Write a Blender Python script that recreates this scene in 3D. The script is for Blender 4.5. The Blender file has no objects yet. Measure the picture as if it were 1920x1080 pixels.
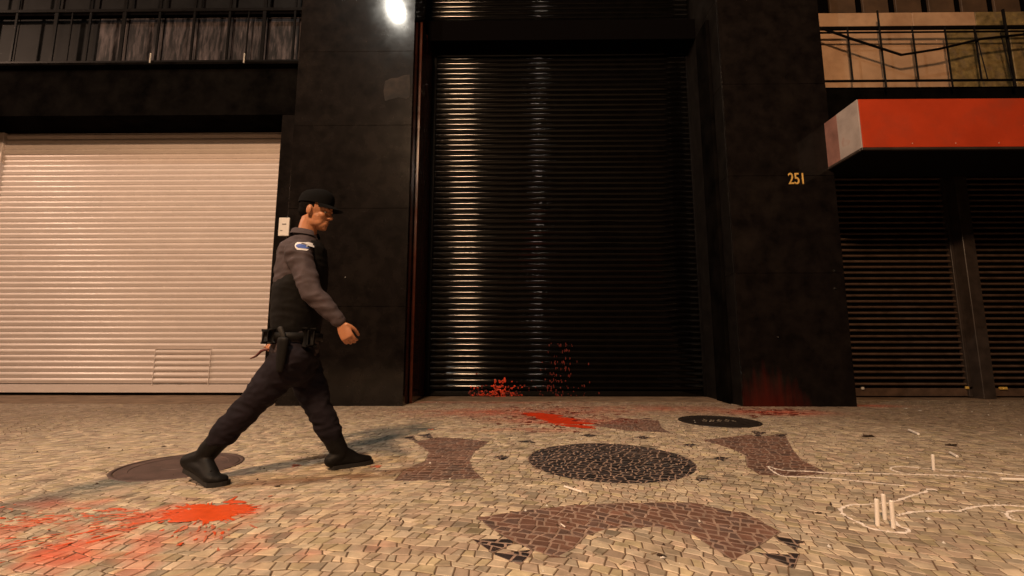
import bpy, bmesh, math, random
import numpy as np
from mathutils import Vector, Matrix, noise
R = math.radians
rnd = random.Random(7)
sc = bpy.context.scene
C = sc.collection

# ------------------------------------------------------------------ camera
CAM_H, PITCH, YAW, LENS = 0.76, R(7.7), R(0.67), 16.0
cam_d = bpy.data.cameras.new('camera'); cam = bpy.data.objects.new('camera', cam_d); C.objects.link(cam)
cam.location = (0, 0, CAM_H); cam.rotation_euler = (R(90) + PITCH, 0, YAW)
cam_d.lens = LENS; cam_d.sensor_width = 36; cam_d.clip_start = 0.05; cam_d.clip_end = 500
sc.camera = cam

# ------------------------------------------------------------------ night sky
world = bpy.data.worlds.new('World'); sc.world = world; world.use_nodes = True
wn = world.node_tree; wn.nodes.clear()
wo = wn.nodes.new('ShaderNodeOutputWorld'); wb = wn.nodes.new('ShaderNodeBackground')
sky = wn.nodes.new('ShaderNodeTexSky'); sky.sky_type = 'NISHITA'; sky.sun_disc = False
sky.sun_elevation = R(1.0); sky.sun_rotation = R(0)
wb.inputs['Strength'].default_value = 0.0012
wn.links.new(sky.outputs[0], wb.inputs[0]); wn.links.new(wb.outputs[0], wo.inputs[0])
sc.view_settings.view_transform = 'Standard'; sc.view_settings.look = 'None'
sc.view_settings.exposure = 0.0; sc.view_settings.gamma = 1; sc.view_settings.use_curve_mapping = False

# street lamps: x, y, height, colour, watts, lamp radius, label
LAMPS = [
 (-3.45, 0.6, 10.4, (1.0, .93, .80), 1000, .095, 'white street lamp on a tall grey pole, its glare mirrored in the left pillar'),
 (-15.3, 1.8, 8.0, (1.0, .66, .46), 3300, .2, 'warm street lamp far left that lights the white shutter from the side'),
 (-2.4, -4.6, 8.6, (1.0, .62, .35), 6000, .55, 'warm street lamp at the kerb just left of the viewer'),
 (0.95, -5.2, 8.2, (1.0, .82, .66), 260, .14, 'small warm street lamp at the kerb just right of the viewer'),
]

# ------------------------------------------------------------------ helpers
_m = Matrix.Rotation(YAW, 3, 'Z') @ Matrix.Rotation(R(90) + PITCH, 3, 'X')
FPX = LENS / 36 * 1920
def ray(px, py): return _m @ Vector(((px - 960) / FPX, (540 - py) / FPX, -1))
def at(px, py, Y):
    d = ray(px, py); t = Y / d.y
    return Vector((d.x * t, Y, CAM_H + d.z * t))
def gnd(px, py, z=0.0):
    d = ray(px, py); t = (z - CAM_H) / d.z
    return Vector((d.x * t, d.y * t, z))

def mesh_obj(name, verts, faces, mat, parent=None, smooth=False, loc=None):
    me = bpy.data.meshes.new(name); me.from_pydata([tuple(v) for v in verts], [], faces)
    me.materials.append(mat)
    if smooth:
        me.shade_smooth()
    o = bpy.data.objects.new(name, me); C.objects.link(o)
    if parent: o.parent = parent
    if loc: o.location = loc
    return o
def tag(o, label=None, cat=None, group=None, kind=None):
    if label: o['label'] = label
    if cat: o['category'] = cat
    if group: o['group'] = group
    if kind: o['kind'] = kind
    return o
def empty(name, loc, label, cat, group=None):
    o = bpy.data.objects.new(name, None); C.objects.link(o); o.location = loc; o.empty_display_size = .2
    return tag(o, label, cat, group)

class MB:
    """collects simple solids in world space; build() links them as one object"""
    def __init__(s): s.v = []; s.f = []
    def add(s, v, f):
        b = len(s.v); s.v += [tuple(p) for p in v]; s.f += [tuple(b + i for i in q) for q in f]; return s
    def box(s, x0, x1, y0, y1, z0, z1, bev=0.0):
        if bev:
            bm = bmesh.new(); bmesh.ops.create_cube(bm, size=1)
            for v in bm.verts:
                v.co = Vector(((x0+x1)/2 + v.co.x*(x1-x0), (y0+y1)/2 + v.co.y*(y1-y0), (z0+z1)/2 + v.co.z*(z1-z0)))
            bmesh.ops.bevel(bm, geom=bm.edges[:] + bm.verts[:], offset=bev, segments=1, affect='EDGES', profile=.5)
            bm.verts.index_update()
            s.add([v.co[:] for v in bm.verts], [[v.index for v in f.verts] for f in bm.faces]); bm.free(); return s
        v = [(x0,y0,z0),(x1,y0,z0),(x1,y1,z0),(x0,y1,z0),(x0,y0,z1),(x1,y0,z1),(x1,y1,z1),(x0,y1,z1)]
        return s.add(v, [(0,3,2,1),(4,5,6,7),(0,1,5,4),(1,2,6,5),(2,3,7,6),(3,0,4,7)])
    def tube(s, pts, rad, n=8, cap=True):
        pts = [Vector(p) for p in pts]
        if not hasattr(rad, '__len__'): rad = [rad] * len(pts)
        b = len(s.v); ref = None
        for i, p in enumerate(pts):
            d = (pts[min(i+1, len(pts)-1)] - pts[max(i-1, 0)]).normalized()
            if ref is None:
                ref = Vector((0,0,1)) if abs(d.z) < .9 else Vector((1,0,0))
            a = d.cross(ref).normalized(); c = a.cross(d).normalized(); ref = c
            for k in range(n):
                t = 2*math.pi*k/n
                s.v.append(tuple(p + (a*math.cos(t) + c*math.sin(t)) * rad[i]))
        for i in range(len(pts)-1):
            for k in range(n):
                k2 = (k+1) % n
                s.f.append((b+i*n+k, b+i*n+k2, b+(i+1)*n+k2, b+(i+1)*n+k))
        if cap:
            s.f.append(tuple(b+k for k in reversed(range(n))))
            s.f.append(tuple(b+(len(pts)-1)*n+k for k in range(n)))
        return s
    def build(s, name, mat, parent=None, smooth=False):
        off = Vector(parent.location) if parent and parent.type == 'EMPTY' else Vector((0,0,0))
        q = parent
        off = Vector((0,0,0))
        while q is not None:
            off += Vector(q.location); q = q.parent
        return mesh_obj(name, [tuple(Vector(p) - off) for p in s.v], s.f, mat, parent, smooth)

# ------------------------------------------------------------------ materials
def mat(name, base, rough=.5, metal=0, spec=.5, noise_scale=0, noise_amt=.25, bump=0, bump_scale=40, rough_var=0, coat=0, attr=None, dirt=None, tint2=None, emit=None, stretch=(1,1,1)):
    m = bpy.data.materials.new(name); m.use_nodes = True
    nt = m.node_tree; N = nt.nodes; L = nt.links
    b = N['Principled BSDF']
    b.inputs['Roughness'].default_value = rough; b.inputs['Metallic'].default_value = metal
    b.inputs['Specular IOR Level'].default_value = spec
    b.inputs['Coat Weight'].default_value = coat; b.inputs['Coat Roughness'].default_value = .12
    geo = N.new('ShaderNodeNewGeometry')
    mp = N.new('ShaderNodeMapping'); mp.inputs['Scale'].default_value = stretch; L.new(geo.outputs['Position'], mp.inputs['Vector'])
    if attr:
        a = N.new('ShaderNodeAttribute'); a.attribute_name = attr; col = a.outputs['Color']
    else:
        rgb = N.new('ShaderNodeRGB'); rgb.outputs[0].default_value = (*base, 1); col = rgb.outputs[0]
    def nz(scale, detail=6, r=.6):
        n = N.new('ShaderNodeTexNoise'); n.inputs['Scale'].default_value = scale; n.inputs['Detail'].default_value = detail
        n.inputs['Roughness'].default_value = r; L.new(mp.outputs[0], n.inputs['Vector']); return n.outputs[0]
    if noise_scale:
        n = nz(noise_scale)
        mr = N.new('ShaderNodeMapRange'); mr.inputs[1].default_value = .3; mr.inputs[2].default_value = .7
        mr.inputs[3].default_value = 1 - noise_amt; mr.inputs[4].default_value = 1 + noise_amt; L.new(n, mr.inputs[0])
        mx = N.new('ShaderNodeMix'); mx.data_type = 'RGBA'; mx.blend_type = 'MULTIPLY'; mx.inputs[0].default_value = 1
        L.new(col, mx.inputs[6]); L.new(mr.outputs[0], mx.inputs[7]); col = mx.outputs[2]
    if tint2:   # (colour, scale, lo, hi)
        n = nz(tint2[1], 8, .65)
        mr = N.new('ShaderNodeMapRange'); mr.inputs[1].default_value = tint2[2]; mr.inputs[2].default_value = tint2[3]; L.new(n, mr.inputs[0])
        mx = N.new('ShaderNodeMix'); mx.data_type = 'RGBA'; L.new(mr.outputs[0], mx.inputs[0]); L.new(col, mx.inputs[6])
        mx.inputs[7].default_value = (*tint2[0], 1); col = mx.outputs[2]
    L.new(col, b.inputs['Base Color'])
    if rough_var:
        n = nz(3.1, 5)
        mr = N.new('ShaderNodeMapRange'); mr.inputs[1].default_value = .3; mr.inputs[2].default_value = .7
        mr.inputs[3].default_value = max(.03, rough - rough_var); mr.inputs[4].default_value = rough + rough_var
        L.new(n, mr.inputs[0]); L.new(mr.outputs[0], b.inputs['Roughness'])
    if bump:
        n = nz(bump_scale, 5)
        bp = N.new('ShaderNodeBump'); bp.inputs['Strength'].default_value = 1; bp.inputs['Distance'].default_value = bump
        L.new(n, bp.inputs['Height']); L.new(bp.outputs[0], b.inputs['Normal'])
    if emit:
        b.inputs['Emission Color'].default_value = (*emit[0], 1); b.inputs['Emission Strength'].default_value = emit[1]
    return m

M = {}
M['stone'] = mat('mosaic_stone', (0,0,0), .52, attr='Col', noise_scale=14, noise_amt=.28, bump=.0012, bump_scale=90, rough_var=.14)
M['joint'] = mat('earth_joint', (.120,.078,.050), .9, noise_scale=9, noise_amt=.5, bump=.003, bump_scale=70)
M['mortar'] = mat('pale_mortar', (.27,.19,.155), .85, noise_scale=12, noise_amt=.35, bump=.002, bump_scale=80)
M['granite'] = mat('black_granite', (.0065,.005,.0045), .10, spec=.30, noise_scale=5, noise_amt=.5, rough_var=.025, coat=.0, bump=.0001, bump_scale=5,
                   tint2=((.013,.010,.0085), 1.7, .52, .75))
M['granite_door'] = mat('dark_red_granite', (.045,.011,.006), .2, spec=.4, noise_scale=5, noise_amt=.5, rough_var=.07, bump=.0003, bump_scale=9)
M['fascia'] = mat('dark_painted_plaster', (.0035,.003,.0027), .5, spec=.0, noise_scale=3, noise_amt=.6, bump=.001, bump_scale=25)
M['lintel'] = mat('black_lintel', (.0025,.002,.002), .7, spec=.0)
M['white_slat'] = mat('white_painted_slat', (.56,.485,.45), .27, spec=.38, noise_scale=2.2, noise_amt=.05, rough_var=.04, bump=.0006, bump_scale=4,
                      tint2=((.30,.21,.16), 2.4, .62, .95), stretch=(1,1,3))
M['black_slat'] = mat('black_gloss_slat', (.0018,.0015,.0014), .09, spec=.28, noise_scale=6, noise_amt=.4, rough_var=.02, bump=.0006, bump_scale=2.4)
M['brown_slat'] = mat('brown_black_slat', (.085,.053,.037), .4, spec=.5, noise_scale=6, noise_amt=.4, bump=.0005, bump_scale=5)
M['black_metal'] = mat('black_metal', (.004,.0035,.0035), .45, spec=.06, noise_scale=9, noise_amt=.4, bump=.0005, bump_scale=30)
M['frame_metal'] = mat('brown_metal_post', (.035,.026,.022), .4, noise_scale=7, noise_amt=.4)
M['marble_dim'] = mat('grimy_grey_marble', (.042,.033,.034), .6, spec=.2, noise_scale=4, noise_amt=.7, tint2=((.004,.003,.0035), 3.0, .42, .58), stretch=(5,1,.8))
M['marble_black'] = mat('sooty_panel', (.003,.0028,.003), .6, spec=.1, noise_scale=4, noise_amt=.6)
M['marble_peach'] = mat('peach_stone_panel', (.42,.265,.16), .55, noise_scale=3, noise_amt=.15, bump=.0006, bump_scale=25, tint2=((.27,.15,.08), 2.2, .5, .8))
M['marble_moss'] = mat('mottled_ochre_stone_panel', (.17,.12,.045), .6, noise_scale=11, noise_amt=.55, bump=.002, bump_scale=30, tint2=((.17,.12,.07), 9, .5, .7))
M['marble_brown'] = mat('brown_stone_panel', (.06,.034,.018), .6, noise_scale=4, noise_amt=.4)
M['awning_red'] = mat('red_awning_sheet', (.42,.045,.014), .6, spec=.1, noise_scale=1.8, noise_amt=.14, bump=.001, bump_scale=3, tint2=((.30,.05,.025), 1.5, .55, .8))
M['awning_white'] = mat('white_awning_sheet', (.34,.29,.27), .55, noise_scale=4, noise_amt=.2, tint2=((.25,.11,.08), 4, .58, .75))
M['awning_pink'] = mat('stained_awning_sheet', (.22,.11,.09), .55, noise_scale=5, noise_amt=.3)
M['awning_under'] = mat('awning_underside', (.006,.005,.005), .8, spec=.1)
M['brass'] = mat('brass', (.80,.50,.14), .35, metal=.35, noise_scale=30, noise_amt=.2)
M['screw'] = mat('bright_screw', (.7,.7,.7), .25, metal=1)
M['plate'] = mat('white_plastic', (.66,.62,.58), .4, noise_scale=8, noise_amt=.1)
M['ink'] = mat('grey_ink', (.12,.11,.11), .6)
M['cast_iron'] = mat('cast_iron', (.030,.024,.022), .45, metal=.3, noise_scale=20, noise_amt=.5, bump=.001, bump_scale=60)
M['cover_red'] = mat('worn_reddish_cover', (.070,.043,.040), .6, noise_scale=9, noise_amt=.35, bump=.001, bump_scale=60, tint2=((.14,.085,.07), 6, .55, .75))
M['worn_mark'] = mat('worn_pale_metal', (.30,.26,.21), .5)
M['paint'] = mat('wet_orange_paint', (.64,.075,.010), .42, noise_scale=24, noise_amt=.12, bump=.0006, bump_scale=60, tint2=((.60,.085,.03), 22, .58, .75))
M['paint_thin'] = mat('dry_orange_paint', (.50,.15,.085), .6, noise_scale=20, noise_amt=.3, bump=.0006, bump_scale=60)
M['paint_red'] = mat('red_paint', (.56,.040,.008), .42, noise_scale=24, noise_amt=.25)
M['paint_dark'] = mat('dark_red_paint', (.13,.010,.005), .45, noise_scale=24, noise_amt=.4)
M['chalk'] = mat('white_chalk', (.84,.78,.74), .9, noise_scale=60, noise_amt=.3, bump=.001, bump_scale=150)
M['wax'] = mat('white_candle_wax', (.80,.75,.70), .4, noise_scale=14, noise_amt=.06)
M['wick'] = mat('burnt_wick', (.03,.02,.02), .9)
M['cement'] = mat('cement_threshold', (.17,.115,.075), .75, noise_scale=4, noise_amt=.35, bump=.0015, bump_scale=45, tint2=((.09,.055,.035), 3, .52, .75))
M['asphalt'] = mat('asphalt', (.05,.048,.046), .8, noise_scale=20, noise_amt=.4, bump=.004, bump_scale=120)
M['kerb'] = mat('granite_kerb', (.30,.28,.25), .7, noise_scale=10, noise_amt=.3)
M['skin'] = mat('skin', (.42,.18,.09), .48, noise_scale=18, noise_amt=.12); M['skin'].node_tree.nodes['Principled BSDF'].inputs['Subsurface Weight'].default_value = .12
M['skin'].node_tree.nodes['Principled BSDF'].inputs['Subsurface Radius'].default_value = (.012,.005,.003)
M['shirt'] = mat('charcoal_shirt', (.050,.036,.042), .85, noise_scale=16, noise_amt=.25, bump=.0006, bump_scale=420)
M['trousers'] = mat('dark_navy_trousers', (.011,.0085,.013), .9, spec=.2, noise_scale=12, noise_amt=.3, bump=.0006, bump_scale=420)
M['vest'] = mat('black_nylon', (.0055,.005,.005), .75, spec=.15, noise_scale=20, noise_amt=.3, bump=.0008, bump_scale=300)
M['leather'] = mat('black_leather', (.005,.0045,.0045), .6, spec=.2, noise_scale=20, noise_amt=.3, bump=.0006, bump_scale=120)
M['rubber'] = mat('boot_rubber', (.012,.011,.011), .7)
M['hair'] = mat('black_hair', (.005,.004,.0035), .85, spec=.05, noise_scale=80, noise_amt=.5, bump=.001, bump_scale=300)
M['cap'] = mat('black_cap_cloth', (.004,.004,.0045), .9, spec=.1, bump=.0005, bump_scale=400)
M['patch_white'] = mat('patch_white', (.70,.70,.74), .7)
M['patch_blue'] = mat('patch_blue', (.08,.15,.55), .7)
M['patch_red'] = mat('name_tape_red', (.35,.08,.06), .7)
M['cord'] = mat('dark_red_cord', (.10,.018,.014), .6)
M['eye'] = mat('eye_white', (.6,.58,.55), .2); M['iris'] = mat('dark_iris', (.02,.012,.008), .15)
M['leaf'] = mat('dry_leaf', (.035,.018,.010), .8, noise_scale=40, noise_amt=.4)
M['pole'] = mat('grey_pole', (.12,.12,.12), .5, metal=.4)
M['yellow'] = mat('yellow_tag', (.62,.42,.10), .5, noise_scale=30, noise_amt=.2)
M['bolt_white'] = mat('cap_white', (.6,.58,.55), .5)

_g = M['granite'].node_tree.nodes['Principled BSDF']; _g.inputs['Coat Weight'].default_value = .05; _g.inputs['Coat Roughness'].default_value = .38
# red wash at the foot of the right pillar: extra layer on a copy of the granite
def stained_granite():
    m = M['granite'].copy(); m.name = 'black_granite_with_red_wash'
    nt = m.node_tree; N = nt.nodes; L = nt.links; b = N['Principled BSDF']
    src = b.inputs['Base Color'].links[0].from_socket
    geo = N.new('ShaderNodeNewGeometry'); sp = N.new('ShaderNodeSeparateXYZ'); L.new(geo.outputs['Position'], sp.inputs[0])
    mp = N.new('ShaderNodeMapping'); mp.inputs['Scale'].default_value = (9, 1, 1.1); L.new(geo.outputs['Position'], mp.inputs[0])
    n = N.new('ShaderNodeTexNoise'); n.inputs['Scale'].default_value = 1.6; n.inputs['Detail'].default_value = 6; L.new(mp.outputs[0], n.inputs[0])
    def mth(op, a, c):
        q = N.new('ShaderNodeMath'); q.operation = op
        for i, v in enumerate((a, c)):
            if isinstance(v, (int, float)): q.inputs[i].default_value = v
            else: L.new(v, q.inputs[i])
        return q.outputs[0]
    xc = at(1440, 740, 6.23).x
    up = mth('MULTIPLY', sp.outputs['Z'], 1.4)                 # fades upward over some 60 cm
    side = mth('MULTIPLY', mth('ABSOLUTE', mth('SUBTRACT', sp.outputs['X'], xc), 0), 1.25)
    v = mth('SUBTRACT', mth('ADD', n.outputs[0], .30), mth('ADD', up, mth('POWER', side, 1.3)))
    mr = N.new('ShaderNodeMapRange'); mr.inputs[1].default_value = .0; mr.inputs[2].default_value = .75; mr.inputs[4].default_value = .24
    L.new(v, mr.inputs[0])
    mx = N.new('ShaderNodeMix'); mx.data_type = 'RGBA'; L.new(mr.outputs[0], mx.inputs[0]); L.new(src, mx.inputs[6])
    mx.inputs[7].default_value = (.20,.016,.006,1); L.new(mx.outputs[2], b.inputs['Base Color'])
    return m
M['granite_red'] = stained_granite(); M['granite_dull'] = M['granite'].copy(); M['granite_dull'].name = 'dull_black_granite'
M['granite_matt'] = mat('matt_black_granite', (.006,.005,.0045), .5, spec=.12, noise_scale=5, noise_amt=.5)
for q_ in ('granite_red', 'granite_dull'): M[q_].node_tree.nodes['Principled BSDF'].inputs['Specular IOR Level'].default_value = .06

# ------------------------------------------------------------------ pavement
def poly_px(pts): return [tuple(gnd(*p).xy) for p in pts]
c0, c1 = gnd(990, 864), gnd(1294, 864)
DISC_C = ((c0 + c1) / 2).xy; DISC_C = (DISC_C[0], DISC_C[1] - .01); DISC_R = (c1 - c0).length / 2
disc_poly = [(DISC_C[0] + DISC_R*math.cos(2*math.pi*k/40), DISC_C[1] + DISC_R*math.sin(2*math.pi*k/40)) for k in range(40)]
INLAYS = [  # name, kind of stone, polygon
 ('disc', 'black', disc_poly),
 ('left', 'red', poly_px([(776,830),(820,822),(870,824),(917,830),(889,850),(881,866),(886,882),(905,900),(826,903),(738,905),(757,885),(798,866),(804,850),(792,840)])),
 ('right', 'red', poly_px([(1316,827),(1360,822),(1401,817),(1436,819),(1471,816),(1486,844),(1502,864),(1540,883),(1556,891),(1496,896),(1427,894),(1401,878),(1398,856),(1367,842)])),
 ('bottom', 'red', poly_px([(895,974),(986,960),(1080,950),(1175,946),(1297,945),(1351,958),(1401,967),(1464,1001),(1420,1029),(1376,1055),(1335,1030),(1305,1010),(1279,1002),(1231,992),(1143,995),(1099,1008),(1074,1033),(1043,1050),(998,1036),(954,1014),(917,992)])),
 ('top', 'red', poly_px([(1112,800),(1165,785),(1235,790),(1240,803),(1257,813),(1175,809)])),
]
for t in ([(887,1017),(953,1014),(962,1024),(923,1041)], [(925,1044),(1002,1034),(992,1048),(976,1064)],
          [(1449,1010),(1502,1017),(1493,1036)], [(1417,1040),(1499,1045),(1489,1070)],
          [(754,823),(775,818),(781,829)], [(783,819),(806,814),(814,825)], [(1408,810),(1439,812),(1420,820)], [(1449,815),(1479,815),(1466,821)],
          [(924,860),(940,855),(957,859),(944,865)], [(1088,818),(1105,815),(1122,818),(1106,822)], [(1190,822),(1206,819),(1222,822),(1206,826)],
          [(972,830),(988,827),(1006,831),(988,834)], [(1278,836),(1293,833),(1308,836),(1294,840)], [(1334,862),(1351,858),(1371,861),(1352,866)],
          [(1305,902),(1317,899),(1330,902),(1317,905)], [(1195,787),(1215,785),(1228,788)]):
    INLAYS.append(('mark', 'black', poly_px(t)))
MAN_C = gnd(1348, 791.5).xy; MAN_R = (gnd(1415, 790) - gnd(1282, 790)).length / 2
MAN2_C = (gnd(327, 880).x, gnd(327, 876).y); MAN2_R = .335
for c_, r_ in ((MAN_C, MAN_R + .03), (MAN2_C, MAN2_R + .02)):
    INLAYS.append(('hole', 'hole', [(c_[0] + r_*math.cos(2*math.pi*k/32), c_[1] + r_*math.sin(2*math.pi*k/32)) for k in range(32)]))

def seg_info(P, poly):
    """signed distance (negative inside) and nearest boundary point for points P (n,2)"""
    poly = np.array(poly); A = poly; B = np.roll(poly, -1, 0)
    best = np.full(len(P), 1e9); near = np.zeros_like(P); inside = np.zeros(len(P), bool)
    for a, b in zip(A, B):
        ab = b - a; t = np.clip(((P - a) @ ab) / max(ab @ ab, 1e-9), 0, 1)
        q = a + t[:, None]*ab; d = np.hypot(*(P - q).T)
        m_ = d < best; best[m_] = d[m_]; near[m_] = q[m_]
        cond = ((a[1] > P[:,1]) != (b[1] > P[:,1]))
        xs = a[0] + (P[:,1]-a[1])*(b[0]-a[0])/np.where(abs(b[1]-a[1])<1e-9, 1e-9, b[1]-a[1])
        inside ^= cond & (P[:,0] < xs)
    return np.where(inside, -best, best), near
def snap(P, amt):
    P = P.copy()
    for nm, kd, poly in INLAYS:
        pa = np.array(poly); lo = pa.min(0) - .06; hi = pa.max(0) + .06
        idx = np.where(((P > lo) & (P < hi)).all(1))[0]
        if len(idx) == 0: continue
        sd, nr = seg_info(P[idx], poly)
        k = np.abs(sd) < amt
        P[idx[k]] = nr[k]
    return P
def classify(Cn):
    cls = np.full(len(Cn), -1)
    for i, (nm, kd, poly) in enumerate(INLAYS):
        pa = np.array(poly); lo = pa.min(0); hi = pa.max(0)
        idx = np.where(((Cn > lo) & (Cn < hi)).all(1))[0]
        if len(idx) == 0: continue
        sd, _ = seg_info(Cn[idx], poly); cls[idx[sd < 0]] = i
    return cls

PX0, PX1, PY0, PY1 = -9.6, 9.8, .9, 7.28
SU, SV = .054, .050
def F(u, v):     # warped bond -> world
    a = R(-17)
    du = .14*np.sin(v*1.1 + .6) + .03*np.sin(v*3.4 + u*1.1)
    dv = .22*np.sin(u*.85 + 1.0) + .07*np.sin(u*2.3 + v*.8 + 2.0) + .012*np.sin(u*6.1+v*2)
    uu = u + du; vv = v + dv
    return np.stack([uu*math.cos(a) - vv*math.sin(a), 4 + uu*math.sin(a) + vv*math.cos(a)], -1)
rs = np.random.RandomState(11)
quads = []
U0, U1, V0, V1 = -12.5, 12.5, -8.5, 8.5
nrow = int((V1 - V0)/SV)
def line_v(k, u):   # wavy course line k
    return V0 + k*SV + .008*np.sin(u*11 + k*1.7) + .006*np.sin(u*23.7 + k*2.9) + .003*np.sin(u*61+k*5.1)
for k in range(nrow):
    n = int((U1-U0)/SU)
    w = rs.uniform(.60, 1.5, n); w = w/w.sum()*(U1-U0)
    ub = U0 + np.concatenate([[0], np.cumsum(w)])
    sk = rs.uniform(-.009, .009, n+1)
    ubot = ub + sk; utop = ub - sk
    lb = F(ubot, line_v(k, ubot)); lt = F(utop, line_v(k+1, utop))
    quads.append(np.stack([lb[:-1], lb[1:], lt[1:], lt[:-1]], 1))
Q = np.concatenate(quads)                      # (n,4,2)
cen = Q.mean(1)
keep = (cen[:,0] > PX0) & (cen[:,0] < PX1) & (cen[:,1] > PY0) & (cen[:,1] < PY1)
# no stones far outside what can be seen by stepping a little to the side
keep &= np.abs(cen[:,0]) < 1.5 + cen[:,1]*1.27
Q = [q for q in Q[keep]]
def poly_area(q): return .5*float(np.sum(q[:,0]*np.roll(q[:,1],-1) - np.roll(q[:,0],-1)*q[:,1]))
def cut(q, p, n_):
    """part of convex polygon q on the side where (x-p).n >= 0"""
    out = []; d = (q - p) @ n_
    for i in range(len(q)):
        j = (i+1) % len(q)
        if d[i] >= 0: out.append(q[i])
        if (d[i] >= 0) != (d[j] >= 0): out.append(q[i] + (q[j]-q[i])*d[i]/(d[i]-d[j]))
    return np.array(out) if len(out) > 2 else None
for nm, kd, poly in INLAYS:
    pa = np.array(poly); lo = pa.min(0) - .05; hi = pa.max(0) + .05
    cs = np.array([q.mean(0) for q in Q])
    near_ = np.where(((cs > lo) & (cs < hi)).all(1))[0]
    add = []; drop_ = set()
    if len(near_) == 0: continue
    sdc, nrc = seg_info(cs[near_], poly)
    for k, i in enumerate(near_):
        if abs(sdc[k]) > .05: continue
        q = Q[i]; sd, _ = seg_info(q, poly)
        if (sd > 0).all() or (sd < 0).all(): continue
        n_ = cs[i] - nrc[k]; L_ = np.hypot(*n_)
        if L_ < 1e-5: continue
        n_ = n_/L_
        A_ = cut(q, nrc[k], n_); B_ = cut(q, nrc[k], -n_)
        for z_ in (A_, B_):
            if z_ is not None and abs(poly_area(z_)) > .0004: add.append(z_)
        drop_.add(i)
    Q = [q for i, q in enumerate(Q) if i not in drop_] + add
def tidy(q):
    keep_ = [i for i in range(len(q)) if np.hypot(*(q[i]-q[i-1])) > .006]
    return q[keep_] if len(keep_) > 2 else None
Q = [t_ for t_ in (tidy(q) for q in Q) if t_ is not None]
Q = [q if poly_area(q) > 0 else q[::-1] for q in Q]
Q = [q for q in Q if poly_area(q) > .0004]
cen = np.array([q.mean(0) for q in Q])
cls = classify(cen)
kinds = np.array([{-1: 'pale'}.get(c, INLAYS[c][1] if c >= 0 else '') for c in cls])
kp = np.where(kinds != 'hole')[0]
Q = [Q[i] for i in kp]; cen, cls, kinds = cen[kp], cls[kp], kinds[kp]
NS = len(Q)

def nfield(x, y, s, o=0.0): return noise.noise(Vector((x*s + o, y*s - o, o)))
SPL1 = gnd(388, 966).xy; SPL2 = gnd(1065, 795).xy
grey_lines = [poly_px([(-60,975),(60,948),(150,925),(230,905)]), poly_px([(630,842),(690,832),(760,815),(800,806)])]
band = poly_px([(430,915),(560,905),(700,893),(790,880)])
def seg_d(x, y, pl):
    best = 9
    for a, b in zip(pl[:-1], pl[1:]):
        ax, ay = a; bx, by = b; dx, dy = bx-ax, by-ay
        t = max(0, min(1, ((x-ax)*dx + (y-ay)*dy)/(dx*dx+dy*dy)))
        best = min(best, math.hypot(x-ax-t*dx, y-ay-t*dy))
    return best
RED = np.array((.42,.050,.022)); ORG = np.array((.62,.10,.045)); GREY = np.array((.095,.115,.11)); DIRT_SHADE = np.array((.095,.057,.036))
red_spots = [(*gnd(1045,790).xy, .55, .20, .85), (*gnd(960,775).xy, 1.1, .40, .50), (*gnd(1455,775).xy, .55, .22, .75), (*gnd(1200,768).xy, 1.3, .35, .30),
             (*gnd(930,752).xy, 1.1, .32, .55), (*gnd(1640,762).xy, .35, .15, .45), (*gnd(785,752).xy, .4, .2, .6), (*gnd(1000,808).xy, .5, .12, .4)]
orange_spots = [(*gnd(150,1010).xy, .80, .28, .34), (*gnd(300,975).xy, .6, .12, .45), (*gnd(560,1025).xy, .28, .10, .25), (*gnd(60,1060).xy, .5, .2, .45), (*gnd(200,950).xy, .6, .1, .25)]
def stain_shade(x, y, col, amp=1.0):
    c = np.array(col, float)
    n1 = nfield(x, y, 1.1, 3.3); n2 = nfield(x, y, 4.5, 9.1); n3 = nfield(x, y, 11, 5.5)
    c = c * (1 + .16*n1 + .14*n2)
    # trodden dirt, plus light falloff painted darker towards the wall and sides
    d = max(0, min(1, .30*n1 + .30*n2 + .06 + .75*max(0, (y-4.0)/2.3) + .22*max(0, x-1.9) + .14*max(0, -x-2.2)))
    c = c*(1-.65*d) + DIRT_SHADE*.65*d
    for pl, wd in zip(grey_lines, (.19, .10)):
        q = max(0, 1 - (seg_d(x, y, pl)/wd)**2); q = min(1, q*1.4)*min(1, .75 + .8*n3)
        if q > 0: c = c*(1-.9*q) + GREY*.9*q
    q = max(0, 1 - (seg_d(x, y, band)/.085)**2)*max(0, min(1, .8 + n3))*.7  # rear leg's cast shadow painted in as a reddish brown band
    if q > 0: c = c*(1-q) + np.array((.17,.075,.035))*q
    for sx, sy, rx, ry, a in red_spots:
        q = math.exp(-(((x-sx)/rx)**2 + ((y-sy)/ry)**2)) * a * (1 + .7*n2 + .5*n3)
        q = max(0, min(.9, q)); c = c*(1-q) + RED*q
    for sx, sy, rx, ry, a in orange_spots:
        q = math.exp(-(((x-sx)/rx)**2 + ((y-sy)/ry)**2)) * a * max(0, (.35 + 1.9*n3 + 1.3*n2))
        q = max(0, min(.8, q)); c = c*(1-q) + ORG*q
    return np.clip(c, .004, .9)
PALE = [(.40,.335,.255),(.36,.305,.235),(.42,.35,.255),(.38,.30,.235),(.34,.295,.235),(.44,.38,.29),(.38,.325,.22),(.33,.265,.21)]
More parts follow.
